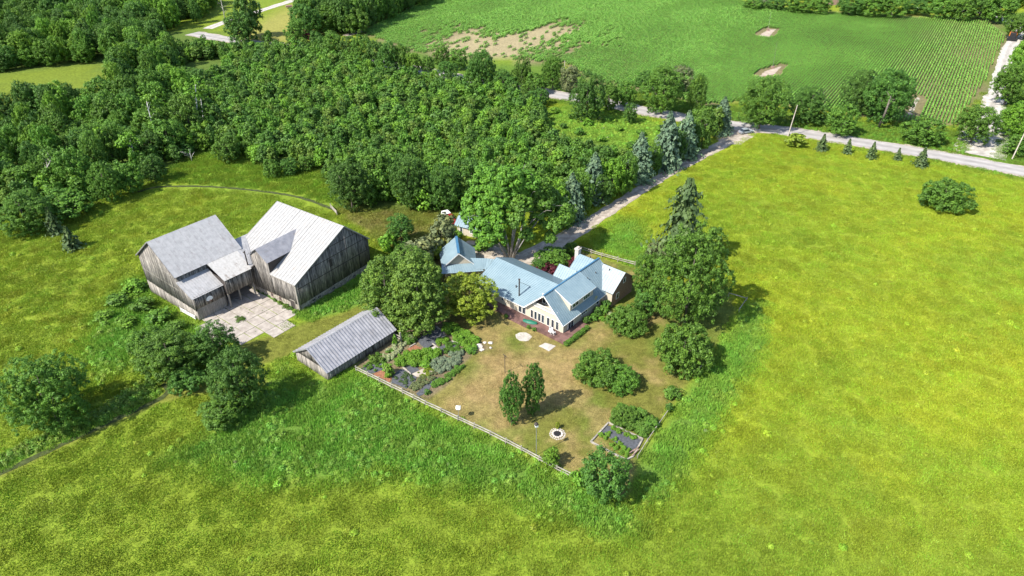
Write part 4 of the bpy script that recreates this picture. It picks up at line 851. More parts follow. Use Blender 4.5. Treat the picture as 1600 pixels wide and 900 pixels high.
# recessed balcony: floor, back wall, cheeks
w_.box(-6.9, -1.3, .0, 1.7, 3.2, 3.34); w_.build('wall', M['stucco'], hs)
bw_ = MB(); bw_.add([(-7.9, 1.7, 3.0), (-.3, 1.7, 3.0), (GR, 1.7, GA-.2)], [(0, 1, 2)]); bw_.build('balcony_wall', M['deck'], hs)
window(hs, (-4.9, 1.66, 4.4), 'x', 2.2, 2.0, -1, 'balcony_door', 3, 1); window(hs, (-2.8, 1.66, 4.1), 'x', 1.2, 1.3, -1)
bl_ = MB(); bl_.bar((-6.85, -.04, 4.15), (-1.35, -.04, 4.15), .09, .08); bl_.bar((-6.85, -.04, 3.42), (-1.35, -.04, 3.42), .08, .07)
for i in range(23): x_ = -6.8+i*5.4/22; bl_.box(x_-.05, x_+.05, -.06, -.02, 3.4, 4.13)
bl_.build('balcony_railing', M['trim'], hs)
sl2 = (GA-GE)/4.1; z_ = lambda x: GA-sl2*abs(x-GR)
rf = MB(); ov = .45
rib_roof(rf, (ov*.8, -.55, z_(ov*.8)), (ov*.8, GY+.4, z_(ov*.8)), (GR, GY+.4, GA+.0), (GR, -.55, GA+.0), .07, .5, .06, .05); rf.build('roof', M['metal_blue'], hs)
rf = MB(); rib_roof(rf, (-GW-ov*.4, GY+.4, z_(-GW-ov*.4)), (-GW-ov*.4, -.55, z_(-GW-ov*.4)), (GR-.01, -.55, GA-.004), (GR-.01, GY+.4, GA-.004), .07, .5, .06, .05); rf.build('roof', M['metal_blue'], hs)
mb = MB(); mb.bar((ov*.8, -.57, z_(ov*.8)-.1), (GR, -.57, GA-.1), .05, .2); mb.bar((GR, -.57, GA-.1), (-GW-.2, -.57, z_(-GW-.2)-.1), .05, .2); mb.bar((ov*.8+.04, -.5, z_(ov*.8)-.06), (ov*.8+.04, GY+.3, z_(ov*.8)-.06), .08, .1); mb.build('fascia', M['trim'], hs)
mb = MB(); mb.bar((GR, -.55, GA+.05), (GR, GY+.4, GA+.05), .28, .07); mb.build('ridge_cap', M['trim_blue'], hs)
# lower front windows: tall narrow
for x_ in (-7.0, -6.15, -5.3, -4.5, -3.3, -2.3, -1.3): window(hs, (x_, -.0, 1.4), 'x', .62, 1.75, -1, panes=1, fr=.05)
for x_ in (-8.85, -9.75): window(hs, (x_, -.0, 1.35), 'x', .75, 1.7, -1, panes=1, fr=.05)
window(hs, (-14.0, 0, 1.6), 'x', .6, .95, -1, panes=1, fr=.07); window(hs, (-17.2, 0, 1.5), 'x', 1.1, 1.0, -1, panes=2)
# right side: patio door, windows
pd = window(hs, (.0, 2.2, 1.15), 'y', 1.75, 2.1, 1, 'patio_door', 2, 1, .12); window(hs, (0, 6.2, 1.75), 'y', 1.9, 1.0, 1, panes=3)
window(hs, (0, 10.4, 1.7), 'y', 1.0, 1.2, 1, panes=1); 
# shed dormer
d0, d1 = 2.55, 9.75
mb = MB(); mb.hexa([(-3.8, d0+.12, 3.5), (-.62, d0+.12, 2.9), (-.62, d1-.12, 2.9), (-3.8, d1-.12, 3.5), (-3.8, d0+.12, 6.35), (-.62, d0+.12, 5.0), (-.62, d1-.12, 5.0), (-3.8, d1-.12, 6.35)]); mb.build('dormer_wall', M['stucco'], hs)
rf = MB(); rib_roof(rf, (-.2, d0-.15, 5.1), (-.2, d1+.15, 5.1), (GR+.12, d1+.15, 6.78), (GR+.12, d0-.15, 6.78), .07, .5, .06, .05); rf.build('dormer_roof', M['metal_blue'], hs)
mb = MB(); mb.bar((-.18, d0-.15, 5.02), (-.18, d1+.15, 5.02), .05, .14); mb.bar((-.2, d0-.16, 5.0), (GR+.1, d0-.16, 6.68), .05, .14); mb.build('fascia', M['trim'], hs)
window(hs, (-.62, 4.2, 4.1), 'y', 1.9, .95, 1, panes=2); window(hs, (-.62, 7.6, 4.1), 'y', 2.1, 1.15, 1, panes=3)
# right brick wing and mirrored left wing A (one gable roof crossing at the back)
def hip_gable(x0, x1, y0, y1, ze, zr, wallm, roofm='metal_blue', ox0=.3, ox1=.3):
    yc = (y0+y1)/2; mb = MB(); mb.add([(x0, y0, 0), (x1, y0, 0), (x1, y0, ze), (x0, y0, ze)], [(0, 1, 2, 3)]); mb.add([(x1, y1, 0), (x0, y1, 0), (x0, y1, ze), (x1, y1, ze)], [(0, 1, 2, 3)])
    mb.build('wall', M['stucco'], hs); mb = MB(); mb.add([(x1, y0, 0), (x1, y1, 0), (x1, y1, ze), (x1, yc, zr-.1), (x1, y0, ze)], [(0, 1, 2, 3, 4)]); mb.add([(x0, y1, 0), (x0, y0, 0), (x0, y0, ze), (x0, yc, zr-.1), (x0, y1, ze)], [(0, 1, 2, 3, 4)]); mb.build('gable_wall', M[wallm], hs)
    s_ = (zr-ze)/(yc-y0); rf = MB(); rib_roof(rf, (x0-ox0, y0-.4, ze-.4*s_), (x1+ox1, y0-.4, ze-.4*s_), (x1+ox1, yc, zr), (x0-ox0, yc, zr), .07, .5, .06, .05); rib_roof(rf, (x1+ox1, y1+.4, ze-.4*s_), (x0-ox0, y1+.4, ze-.4*s_), (x0-ox0, yc+.004, zr-.003), (x1+ox1, yc+.004, zr-.003), .07, .5, .06, .05); rf.build('roof', M[roofm], hs)
hip_gable(-3.0, 1.6, 12.7, 19.7, 3.45, 6.0, 'brick', 'metal_pale', 0, .3)
window(hs, (1.6, 14.6, 1.6), 'y', .95, 1.35, 1, panes=1); window(hs, (1.6, 16.6, 4.1), 'y', .8, 1.1, 1, panes=1)
hip_gable(-8.4, -3.1, 12.9, 19.5, 3.7, 6.1, 'stucco', 'metal_blue', .3, 0)
hip_gable(-10.2, -6.5, 10.9, 14.3, 3.2, 4.7, 'stucco', 'metal_blue', .3, 0)
rf = MB(); rib_roof(rf, (-12.4, 10.8, 2.5), (-8.0, 10.8, 2.5), (-8.0, 8.4, 3.5), (-12.4, 8.4, 3.5), .06, .5, .06, .05); rf.build('porch_roof', M['metal_blue'], hs)
ch = MB(); ch.box(-9.35, -8.55, 15.8, 16.7, 0, 6.9); ch.box(-9.45, -8.45, 15.7, 16.8, 6.9, 7.15); ch.box(-9.2, -8.7, 15.95, 16.55, 7.15, 7.4); ch.build('chimney', M['chimney'], hs)
# long left wing
WX, WE, WR, WY, WB = -20.4, 2.55, 5.25, 5.9, 10.6
mb = MB(); mb.add([(WX, 0, 0), (-GW, 0, 0), (-GW, 0, WE), (WX, 0, WE)], [(0, 1, 2, 3)]); mb.add([(WX, WB, 0), (WX, 0, 0), (WX, 0, WE), (WX, WY, WR-.1), (WX, WB, 2.9)], [(0, 1, 2, 3, 4)]); mb.add([(-GW, WB, 0), (WX, WB, 0), (WX, WB, 2.9), (-GW, WB, 2.9)], [(0, 1, 2, 3)]); mb.build('wall', M['stucco'], hs)
xm = GR-(GA-WR)/sl2
rf = MB(); sw = (WR-WE)/WY; e0 = WE-.45*sw
rf_v = xm-(WR-e0)/sl2
rib_roof(rf, (WX-.3, -.45, e0), (-GW-.3, -.45, e0), (xm+.2, WY, WR), (WX-.3, WY, WR), .07, .5, .06, .05); rib_roof(rf, (xm-.4, WB+.3, 2.85), (WX-.3, WB+.3, 2.85), (WX-.3, WY+.004, WR-.003), (xm, WY+.004, WR-.003), .07, .5, .06, .05); rf.build('roof', M['metal_blue'], hs)
mb = MB(); mb.bar((WX-.3, -.47, e0-.08), (-GW-.3, -.47, e0-.08), .05, .15); mb.bar((WX-.31, -.45, e0-.08), (WX-.31, WY, WR-.1), .05, .16); mb.build('fascia', M['trim'], hs)
mb = MB(); mb.tube([(-10.9, 1.05, 3.0), (-10.9, 1.05, 6.5)], .13, 10); mb.tube([(-10.9, 1.05, 6.5), (-10.9, 1.05, 6.62)], .2, 10); mb.bar((-10.85, 1.2, 5.9), (-10.3, 3.4, 4.2), .05); mb.build('flue_pipe', M['darkwood'], hs)
for (x_, y_, z0) in ((-12.6, 2.2, 3.6), (-2.6, 10.6, 5.3), (-1.2, 15.6, 5.4), (-6.5, 17, 5.5), (-2.7, 13.3, 5.2)):
    mb = MB(); mb.tube([(x_, y_, z0-.1), (x_, y_, z0+.45)], .1, 8); mb.build('roof_vent', M['darkwood'], hs)
dsh = MB(); dsh.tube([(.1, 9.3, 3.25), (.45, 9.1, 3.3)], [.03, .03], 6); dsh.add([(.45+.18*math.cos(a)*.2, 9.1+.42*math.cos(a), 3.4+.42*math.sin(a)) for a in np.linspace(0, 2*PI, 13)[:-1]]+[(.33, 9.1, 3.4)], [(i, (i+1) % 12, 12) for i in range(12)]+[((i+1) % 12, i, 12) for i in range(0)]); dsh.build('satellite_dish', M['steel'], hs)

# ---- porch pavilion (left part of the house): gable building + pent roof + link roofs
pv = bld('pavilion', None, 8, 'gabled blue roofed pavilion wing with pent roof at left of the house', 'building', Vector((-10.35, 114.9, 0)))
q_ = lambda px, py, z: tuple(pv_inv @ at(px, py, z))
pv_inv = (Matrix.Translation(pv.location) @ Matrix.Rotation(R(8), 4, 'Z')).inverted()
HWX, PL, PE, PR = 3.3, 6.6, 2.5, 5.4
mb = MB(); mb.add([(-HWX+.4, .5, 0), (HWX-.4, .5, 0), (HWX-.4, .5, PE+.1), (0, .5, PR-.25), (-HWX+.4, .5, PE+.1)], [(0, 1, 2, 3, 4)])
mb.add([(HWX-.4, .5, 0), (HWX-.4, PL, 0), (HWX-.4, PL, PE), (HWX-.4, .5, PE)], [(0, 1, 2, 3)]); mb.add([(-HWX+.4, PL, 0), (-HWX+.4, .5, 0), (-HWX+.4, .5, PE), (-HWX+.4, PL, PE)], [(0, 1, 2, 3)]); mb.add([(HWX-.4, PL, 0), (-HWX+.4, PL, 0), (-HWX+.4, PL, PE), (0, PL, PR-.2), (HWX-.4, PL, PE)], [(0, 1, 2, 3, 4)]); mb.build('wall', M['stucco'], pv)
rf = MB(); rib_roof(rf, (HWX+.1, 0, PE-.15), (HWX+.4, PL+.3, PE-.15), (0, PL+.3, PR), (0, 0, PR), .07, .5, .06, .05); rib_roof(rf, (-HWX-.4, PL+.3, PE-.15), (-HWX-.1, 0, PE-.15), (0, 0, PR), (0, PL+.3, PR), .07, .5, .06, .05); rf.build('roof', M['metal_blue'], pv)
mb = MB(); mb.bar((HWX+.1, -.02, PE-.24), (0, -.02, PR-.1), .05, .18); mb.bar((0, -.02, PR-.1), (-HWX-.1, -.02, PE-.24), .05, .18); mb.build('fascia', M['trim'], pv)
mb = MB(); mb.bar((0, 0, PR+.06), (0, PL+.3, PR+.06), .5, .08); mb.build('ridge_cap', M['trim_blue'], pv)
rf = MB(); rib_roof(rf, (-3.6, -1.7, 2.05), (4.6, -1.7, 2.05), (3.6, .45, 2.75), (-3.4, .45, 2.75), .06, .5, .06, .05); rf.build('pent_roof', M['metal_blue'], pv)
for x_ in (-3.3, -1.6, .1, 1.9, 3.9):
    mb = MB(); mb.box(x_-.09, x_+.09, -1.5, -1.32, 0, 2.1); mb.build('post', M['darkwood'], pv)
window(pv, (-1.6, .49, 1.35), 'x', 1.2, 1.1, -1); window(pv, (.8, .49, 1.35), 'x', 1.2, 1.1, -1); window(pv, (HWX-.4, 5.2, 1.4), 'y', .8, 1.6, 1, 'door', 1)
def plane_px(pts_px, z0s):
    return [q_(px, py, z) for (px, py), z in zip(pts_px, z0s)]
P = plane_px([(743.5, 420.7), (756.7, 420.7), (759.8, 403.6), (731, 402.8)], [2.25, 2.25, 3.35, 3.35]); rf = MB(); rib_roof(rf, *P, .07, .5, .06, .05); rf.build('link_roof', M['metal_blue'], pv)
P = plane_px([(756.9, 420.7), (766, 425), (779, 405.5), (760, 403.6)], [2.25, 2.4, 3.4, 3.36]); rf = MB(); rib_roof(rf, *P, .07, .5, .06, .05); rf.build('link_roof', M['metal_blue'], pv)
a_, b2 = Vector(q_(745, 420, 2.2)), Vector(q_(764, 423, 2.3)); mb = MB(); mb.add([(a_.x, a_.y+.6, 0), (b2.x, b2.y+.6, 0), (b2.x, b2.y+.6, 2.2), (a_.x, a_.y+.6, 2.2)], [(0, 1, 2, 3)]); mb.build('link_wall', M['stucco'], pv)

# ---- deck
dk = bld('wooden_deck', None, -40.5, 'red brown stained wooden deck along the front of the house', 'deck', at(879.6, 523.6))
q = random.Random(3)
def boards(mb, x0, x1, y0, y1, z, along='x', bw=.14):
    a, b_ = (y0, y1) if along == 'x' else (x0, x1); k = int((b_-a)/bw)
    for i in range(k):
        u = a+i*bw; zz_ = z+q.uniform(-.004, .004)
        if along == 'x': mb.box(x0, x1, u, u+bw-.012, z-.03, zz_)
        else: mb.box(u, u+bw-.012, y0, y1, z-.03, zz_)
for x0 in np.arange(-16.2, 1.7, 2.25):
    mb = MB(); x1 = min(x0+2.23, 1.75); boards(mb, x0, x1, -2.1, -.03, .42, 'y'); o = mb.build('deck_boards', M['deck'], dk, kind='stuff')
mb = MB(); boards(mb, .03, 1.75, .0, 4.9, .42, 'y'); mb.build('deck_boards', M['deck'], dk, kind='stuff')
mb = MB(); mb.box(-16.2, 1.78, -2.14, -2.105, 0, .4); mb.box(1.755, 1.79, -2.1, 4.9, 0, .4); mb.box(-16.1, 1.7, -2.09, -.1, .2, .385); mb.build('deck_frame', M['deck'], dk)
mb = MB(); mb.box(-10.6, -6.2, -2.6, -2.15, 0, .22); mb.build('deck_step', M['deck'], dk)

# ---- small cottage / garage
gc = bld('small_cottage', None, -26, 'small cream outbuilding with pale blue roof behind the big tree', 'outbuilding', Vector((-12.0, 132.9, 0)))
mb = MB(); mb.add([(0, 0, 0), (5.6, 0, 0), (5.6, 0, 2.3), (0, 0, 2.3)], [(0, 1, 2, 3)]); mb.add([(0, 5, 0), (0, 0, 0), (0, 0, 2.3), (0, 2.5, 4.0), (0, 5, 2.3)], [(0, 1, 2, 3, 4)]); mb.add([(5.6, 0, 0), (5.6, 5, 0), (5.6, 5, 2.3), (5.6, 2.5, 4.0), (5.6, 0, 2.3)], [(0, 1, 2, 3, 4)]); mb.add([(5.6, 5, 0), (0, 5, 0), (0, 5, 2.3), (5.6, 5, 2.3)], [(0, 1, 2, 3)]); mb.build('wall', M['stucco'], gc)
rf = MB(); rib_roof(rf, (-.6, -.4, 2.1), (6, -.4, 2.1), (6, 2.5, 4.1), (-.6, 2.5, 4.1), .07, .5, .06, .05); rib_roof(rf, (6, 5.4, 2.1), (-.6, 5.4, 2.1), (-.6, 2.504, 4.097), (6, 2.504, 4.097), .07, .5, .06, .05); rf.build('roof', M['metal_blue'], gc)
window(gc, (1.0, 0, 1.05), 'x', .75, 1.9, -1, 'door', 1); window(gc, (3.6, 0, 1.3), 'x', 1, .9, -1)

# ------------------------------------------------------------------ fences
def fence(name, px, label, sp=2.7, hh=1.15, rails=(.45, .95), post=.16, rail=.09, mat_='rail', jig=.06):
    c = [at_g(*p) for p in px]; o = empty(name, c[0], 0, label, 'fence'); pts = []; q = random.Random(len(px)*7)
    for a_, b_ in zip(c[:-1], c[1:]):
        n_ = max(1, round((b_-a_).length/sp)); pts += [a_.lerp(b_, i/n_) for i in range(n_)]
    pts.append(c[-1]); pts = [p-c[0] for p in pts]; me = MB().box(-post/2, post/2, -post/2, post/2, -.2, hh).mesh('post', M[mat_])
    for p in pts:
        e = link('post', me, o); e.location = p; e.rotation_euler = (q.uniform(-.05, .05), q.uniform(-.05, .05), q.uniform(0, 1)); e.scale.z = q.uniform(.92, 1.1)
    rm = MB().box(0, 1, -rail/2, rail/2, -rail/2-.02, rail/2+.02).mesh('rail', M[mat_])
    for a_, b_ in zip(pts[:-1], pts[1:]):
        for z in rails:
            p = a_+Vector((0, 0, z+q.uniform(-jig, jig))); r = b_+Vector((0, 0, z+q.uniform(-jig, jig))); d = r-p
            e = link('rail', rm, o); e.location = p; e.rotation_euler = (0, -math.atan2(d.z, math.hypot(d.x, d.y)), math.atan2(d.y, d.x)); e.scale = (d.length*1.03, 1, 1)
    return o
fence('rail_fence', [(557, 580), (612, 607), (665, 634), (716, 658), (766, 681), (815, 706), (870, 736), (922, 762), (948, 775)], 'long weathered split rail fence between the dry lawn and the tall grass', 2.55, rails=(.45, .92), rail=.10, post=.15)
fence('rail_fence', [(908, 392), (940, 402), (965, 409), (992, 416)], 'rail fence behind the house between chimney and brick wing', 2.5, rails=(.5, .95))
fence('rail_fence', [(1138, 464), (1166, 472), (1154, 489)], 'short corner of rail fence in the shade right of the huge maple', 3.2, rails=(.9,), post=.1)
fence('rail_fence', [(996, 716), (1012, 690), (1030, 664), (1047, 640)], 'low fence beside the raised vegetable bed', 3.0, .7, (.55,), .1, .08)
fence('rail_fence', [(1084, 588), (1096, 574), (1104, 564)], 'short low fence below the large round shrub', 2.6, .7, (.55,), .1, .08)
fence('pole_gate', [(517, 325), (527, 336)], 'small leaning wooden gate behind the big barn', 3, 1.1, (.3, .6, .95))
fence('pole_gate', [(283, 487), (306, 500)], 'low white rail gate against the foot of the small barn', 2.2, 1.0, (.3, .6, .9), .1, .07, 'trim')
fence('pole_gate', [(616, 528), (627, 534)], 'short garden gate at the back corner of the long shed', 2, 1.9, (.5, 1.0), .22)

# ------------------------------------------------------------------ poles
def upole(bpx, h_, label, arms=True, lean=0, r=.16, m='pole'):
    o = empty('utility_pole', at(*bpx), .35, label, 'utility pole'); MB().tube([(0, 0, -.2), (lean/2, 0, h_/2), (lean, 0, h_)], [r, r*.85, r*.6], 8).build('pole', M[m], o)
    if arms:
        mb = MB(); mb.bar((lean-.9, 0, h_-.5), (lean+.9, 0, h_-.5), .1); mb.build('crossarm', M['darkwood'], o)
        for x_ in (-.75, 0, .75): mb = MB(); mb.tube([(lean+x_, 0, h_-.45), (lean+x_, 0, h_-.2)], .06, 6); mb.build('insulator', M['steel'], o)
    return o
upole((1231, 213), 9.3, 'leaning pale utility pole at the roadside next to the yellow bush', False, .9)
upole((1581, 249), 11.0, 'tall pale utility pole leaning at the right edge beyond the road', False, 1.0)
upole((881, 133), 8.6, 'far utility pole among the road hedge trees', False, 0)
for (p_, t_, lb) in (((1207, 107), 10, 'thin pale mast standing in the nearer bare patch in the corn'), ((1200, 48), 8.5, 'thin pale mast standing in the farther bare patch in the corn')):
    o = empty('mast', at(*p_), 0, lb, 'mast'); MB().tube([(0, 0, 0), (-.3, 0, t_)], [.06, .035], 6).build('pole', M['rail'], o); MB().box(-.5, .5, -.35, .35, 0, .9).build('base_box', M['brick'], o)
# birdhouse pole, clothes pole, feeder
o = empty('birdhouse_pole', at(838, 711), .3, 'tall thin pole with a small white birdhouse by the rail fence', 'birdhouse')
MB().tube([(0, 0, 0), (-.1, 0, 5.7)], .05, 6).build('pole', M['steel'], o); mb = MB(); mb.box(-.3, .1, -.2, .2, 5.55, 5.95); b_ = mb.build('birdhouse', M['white'], o); MB().prism([(-.38, 5.94), (.18, 5.94), (-.1, 6.2)], -.26, .26).build('roof', M['darkwood'], b_)
o = empty('clothesline_pole', at(789, 582), R(36), 'thin dark clothesline pole standing on the dry lawn', 'pole'); MB().tube([(0, 0, 0), (0, 0, 3.6)], .055, 6).build('pole', M['darkwood'], o); MB().bar((0, -.5, 3.5), (0, .5, 3.5), .07).build('crossarm', M['darkwood'], o)
o = empty('bird_feeder', at(717, 655), 0, 'white bird feeder on a thin pole near the rail fence', 'bird feeder'); MB().tube([(0, 0, 0), (0, 0, 2.2)], .035, 6).build('pole', M['steel'], o); mb = MB(); mb.box(-.3, .3, -.3, .3, 2.15, 2.2); mb.box(-.2, .2, -.2, .2, 2.2, 2.4); mb.build('tray', M['white'], o); MB().add([(-.35, -.35, 2.42), (.35, -.35, 2.42), (.35, .35, 2.42), (-.35, .35, 2.42), (0, 0, 2.65)], [(3, 2, 1, 0), (0, 1, 4), (1, 2, 4), (2, 3, 4), (3, 0, 4)]).build('roof', M['white'], o)
o = empty('bird_house', at(1099, 577), 0, 'wooden post with small box below the large round shrub', 'birdhouse'); MB().box(-.07, .07, -.07, .07, 0, 1.7).build('post', M['rail'], o); MB().box(-.22, .22, -.2, .2, 1.65, 2.1).build('box', M['rail'], o)

# fire pit
fp = empty('fire_pit', at(871, 678), 0, 'round stone fire pit ringed with white stones on the lawn', 'fire pit'); q = random.Random(2)
def rock(r, seed, sq=.6, m='rubble'):
    qq = random.Random(seed); mb = MB(); V = []; 
    for k, (z, rr) in enumerate([(-.5, .55), (0, 1), (.45, .85), (.75, .35)]):
        for j in range(7): a = 2*PI*j/7+k*.3; e = rr*qq.uniform(.8, 1.15); V.append((r*e*math.cos(a), r*e*math.sin(a), r*z*sq))
    fs = [(k*7+j, k*7+(j+1) % 7, k*7+7+(j+1) % 7, k*7+7+j) for k in range(3) for j in range(7)]+[tuple(range(21, 28)), tuple(range(6, -1, -1))]
    return mb.add(V, fs).mesh('stone', M[m])
rks = [rock(.2, i) for i in range(4)]; rkl = [rock(.35, 10+i) for i in range(4)]
for k in range(13):
    a = 2*PI*k/13; e = link('stone', rks[k % 4], fp); e.location = (.72*math.cos(a), .72*math.sin(a), .08); e.rotation_euler.z = a*3
for k in range(22):
    a = 2*PI*k/22; e = link('stone', rks[k % 4], fp); e.location = (1.08*math.cos(a)*q.uniform(.96, 1.04), 1.08*math.sin(a)*q.uniform(.96, 1.04), .02); e.rotation_euler.z = a*5; e.scale = (.7, .7, .45); e.material_slots[0].link = 'OBJECT'; e.material_slots[0].material = M['gravel_white']
MB().tube([(0, 0, -.05), (0, 0, .03)], [.6, .6], 14).build('ash_bed', M['dark'], fp)
T_('small_leafy', 871, 664, 7, 10, 'tiny yellow green sapling beside the fire pit', 'yellow', 'sapling', name='sapling')

# ------------------------------------------------------------------ flat patches
def patch(name, px, m, z=.03, thick=.05, wob=.0, label=None, cat=None, parent=None, kind=None):
    P = [at_g(*p) for p in px]; q = random.Random(len(px)); out = []
    for i in range(len(P)):
        a_, b_ = P[i], P[(i+1) % len(P)]; n_ = max(1, int((b_-a_).length/.7)) if wob else 1
        for k in range(n_):
            p = a_.lerp(b_, k/n_); out.append((p.x+q.uniform(-wob, wob), p.y+q.uniform(-wob, wob)))
    k = len(out); mb = MB(); mb.add([(x, y, z) for x, y in out]+[(x, y, z-thick) for x, y in out], [tuple(range(k)), tuple(range(2*k-1, k-1, -1))]+[(i, k+i, k+(i+1) % k, (i+1) % k) for i in range(k)])
    o = mb.build(name, M[m], parent); return tag(o, label, cat, None, kind)
G = lambda x, y: (550+x/6.43, 500+y/6.43)
patch('stone_slab', [(842, 541), (852, 536), (868, 541), (858, 549)], 'gravel_white', .08, .1, .05, 'white flat stone slab on the lawn below the deck', 'stone slab')
patch('stone_patio', [(804, 524), (812, 519), (824, 520), (832, 527), (827, 533), (812, 533)], 'gravel_white', .035, .04, .25, kind='structure')
for nm, m_, pts_ in (('garden_soil', 'fabric', [(650, 195), (840, 72), (935, 150), (940, 180), (830, 262), (740, 292), (690, 250)]), ('garden_fabric', 'fabric', [(870, 275), (1000, 215), (1072, 250), (1060, 290), (1000, 330), (900, 310)]),
                     ('garden_fabric', 'fabric', [(515, 460), (620, 450), (672, 500), (600, 542)]), ('garden_fabric', 'fabric', [(400, 570), (500, 490), (650, 575), (640, 620), (540, 690), (400, 630)]), ('garden_fabric', 'fabric', [(90, 492), (160, 430), (390, 370), (300, 500), (190, 545)]),
                     ('garden_fabric', 'fabric', [(640, 745), (780, 620), (870, 570), (830, 640), (680, 775)]), ('garden_mulch', 'mulch', [(500, 335), (620, 250), (700, 280), (650, 340), (560, 360)]), ('garden_gravel', 'gravel_white', [(735, 296), (812, 250), (885, 305), (850, 325)]),
                     ('garden_gravel', 'gravel', [(600, 545), (740, 480), (830, 500), (740, 560), (650, 575)]), ('garden_mulch', 'mulch', [(200, 545), (300, 505), (400, 580), (380, 625)])):
    patch(nm, [G(*p) for p in pts_], m_, .045, .04, .12, kind='structure')
def timber(px0, px1, label, w_=.2):
    a_, b_ = at(*px0), at(*px1); o = empty('garden_edging', a_, 0); tag(o, label, 'edging'); mb = MB(); mb.bar((0, 0, .1), tuple(b_-a_+Vector((0, 0, .1))), w_, .2); mb.build('timber', M['rail'], o)
timber(G(845, 68), G(935, 140), 'pale timber edge at the top of the dark soil bed'); timber(G(1005, 213), G(1078, 247), 'pale timber edging the small fabric bed')
timber(G(808, 240), G(882, 302), 'pale timber between soil bed and gravel patch'); timber(G(512, 480), G(592, 548), 'pale timber beside the centre fabric square'); timber(G(580, 277), G(640, 240), 'short pale timber by the red mulch'); timber(G(650, 455), G(700, 420), 'short timber beside the bright green plants')
# boulders at the tip of the garden
q = random.Random(12)
for i in range(16):
    x_, y_ = q.uniform(1200, 1410), q.uniform(225, 340)
    if y_ > 340-(1410-x_)*.05: continue
    o = link('boulder', rkl[i % 4]); o.location = at(*G(x_, y_))+Vector((0, 0, .08)); o.scale = [q.uniform(.6, 1.5)]*2+[q.uniform(.5, 1.1)]; o.rotation_euler.z = q.uniform(0, 6)
    tag(o, 'pale boulder in the loose rock pile at the tip of the garden', 'boulder', 'boulders in the garden rock pile')
# raised vegetable bed
V8 = lambda x, y: (900+x/5.62, 620+y/5.62)
vb = empty('raised_bed', at(*V8(350, 390)), 0, 'timber edged vegetable bed with dark ground cover', 'vegetable bed')
def vloc(x, y, z=0): p = at(*V8(x, y))-vb.location; return (p.x, p.y, z)
mb = MB(); k = [vloc(*p, .06) for p in ((205, 300), (268, 248), (580, 382), (490, 500))]; mb.slab(k, .08); mb.build('ground_cover', M['fabric'], vb)
for a_, b_ in (((130, 400), (285, 232)), ((285, 232), (585, 375)), ((585, 375), (500, 530)), ((130, 400), (440, 560)), ((440, 560), (500, 530))):
    mb = MB(); mb.bar(vloc(*a_, .12), vloc(*b_, .12), .22, .24); mb.build('edge_board', M['rail'], vb)
for a_, b_ in (((470, 505), (520, 470)), ((490, 530), (550, 475)), ((505, 490), (550, 450))):
    mb = MB(); mb.bar(vloc(*a_, .3), vloc(*b_, .3), .12, .1); mb.build('loose_board', M['brick'], vb)

# ------------------------------------------------------------------ things on and round the deck
def on_house(x, y, z=0): return Matrix.Translation(hs.location) @ Matrix.Rotation(R(-40.5), 4, 'Z') @ Vector((x, y, z))
def chair(loc, rz, label):
    o = empty('patio_chair', loc, rz, label, 'chair'); mb = MB(); mb.box(-.25, .25, -.25, .25, .40, .45); mb.build('seat', M['white'], o); mb = MB(); mb.hexa([(-.25, .2, .45), (.25, .2, .45), (.25, .25, .45), (-.25, .25, .45), (-.25, .32, .95), (.25, .32, .95), (.25, .37, .95), (-.25, .37, .95)]); mb.build('backrest', M['white'], o)
    for sx in (-.22, .22):
        for sy in (-.22, .22): mb = MB(); mb.box(sx-.025, sx+.025, sy-.025, sy+.025, 0, .4); mb.build('leg', M['white'], o)
        mb = MB(); mb.box(sx-.03, sx+.03, -.25, .25, .62, .66); mb.build('armrest', M['white'], o)
chair(on_house(-1.9, -.9, .43), 1.0, 'white patio chair nearer the house wall on the deck corner'); chair(on_house(-1.0, -1.4, .43), 2.4, 'white patio chair nearest the deck corner')
o = empty('patio_table', on_house(-1.5, -1.7, .43), 0, 'small round white table between the patio chairs', 'table'); MB().tube([(0, 0, .68), (0, 0, .72)], .4, 12).build('tabletop', M['white'], o); MB().tube([(0, 0, 0), (0, 0, .68)], .05, 6).build('leg', M['white'], o)
o = empty('upturned_boat', on_house(-6.4, -1.25, .45), R(-40.5+18), 'green covered boat shaped sandbox lying on the deck', 'boat'); mb = MB(); 
for k in range(9):
    t = k/8; x_ = -1.35+2.7*t; w_ = .52*math.sin(PI*min(max(t, .04), .96))**.55; h_ = .42*math.sin(PI*min(max(t, .08), .92))**.5
    mb.v += [(x_, -w_, 0), (x_, -w_*.7, h_*.7), (x_, 0, h_), (x_, w_*.7, h_*.7), (x_, w_, 0)]
mb.f = [(k*5+j, k*5+5+j, k*5+6+j, k*5+j+1) for k in range(8) for j in range(4)]+[(0, 1, 2, 3, 4), (44, 43, 42, 41, 40)]; mb.m = [0]*len(mb.f); mb.build('hull', M['green_tarp'], o, True); MB().bar((-1.3, 0, .2), (1.3, 0, .2), .06, .5).build('keel', M['green_tarp'], o)
for i, (x_, y_, lb) in enumerate([(-11.0, -2.4, 'small shrub at the left foot of the deck step'), (-5.8, -2.4, 'small shrub at the right foot of the deck step'), (-4.6, -2.3, 'low plant against the deck front edge')]):
    p = on_house(x_, y_); place('small_leafy', p, .8, .7, lb, 'green', 'shrub', 'shrub')
for i in range(11):
    p = on_house(2.2, -2.0+i*.62); place('small_leafy', p, .95, .75, 'low clipped hedge shrub along the right edge of the deck', 'green', 'hedge', 'hedge_shrub', 'hedge shrubs along the deck')
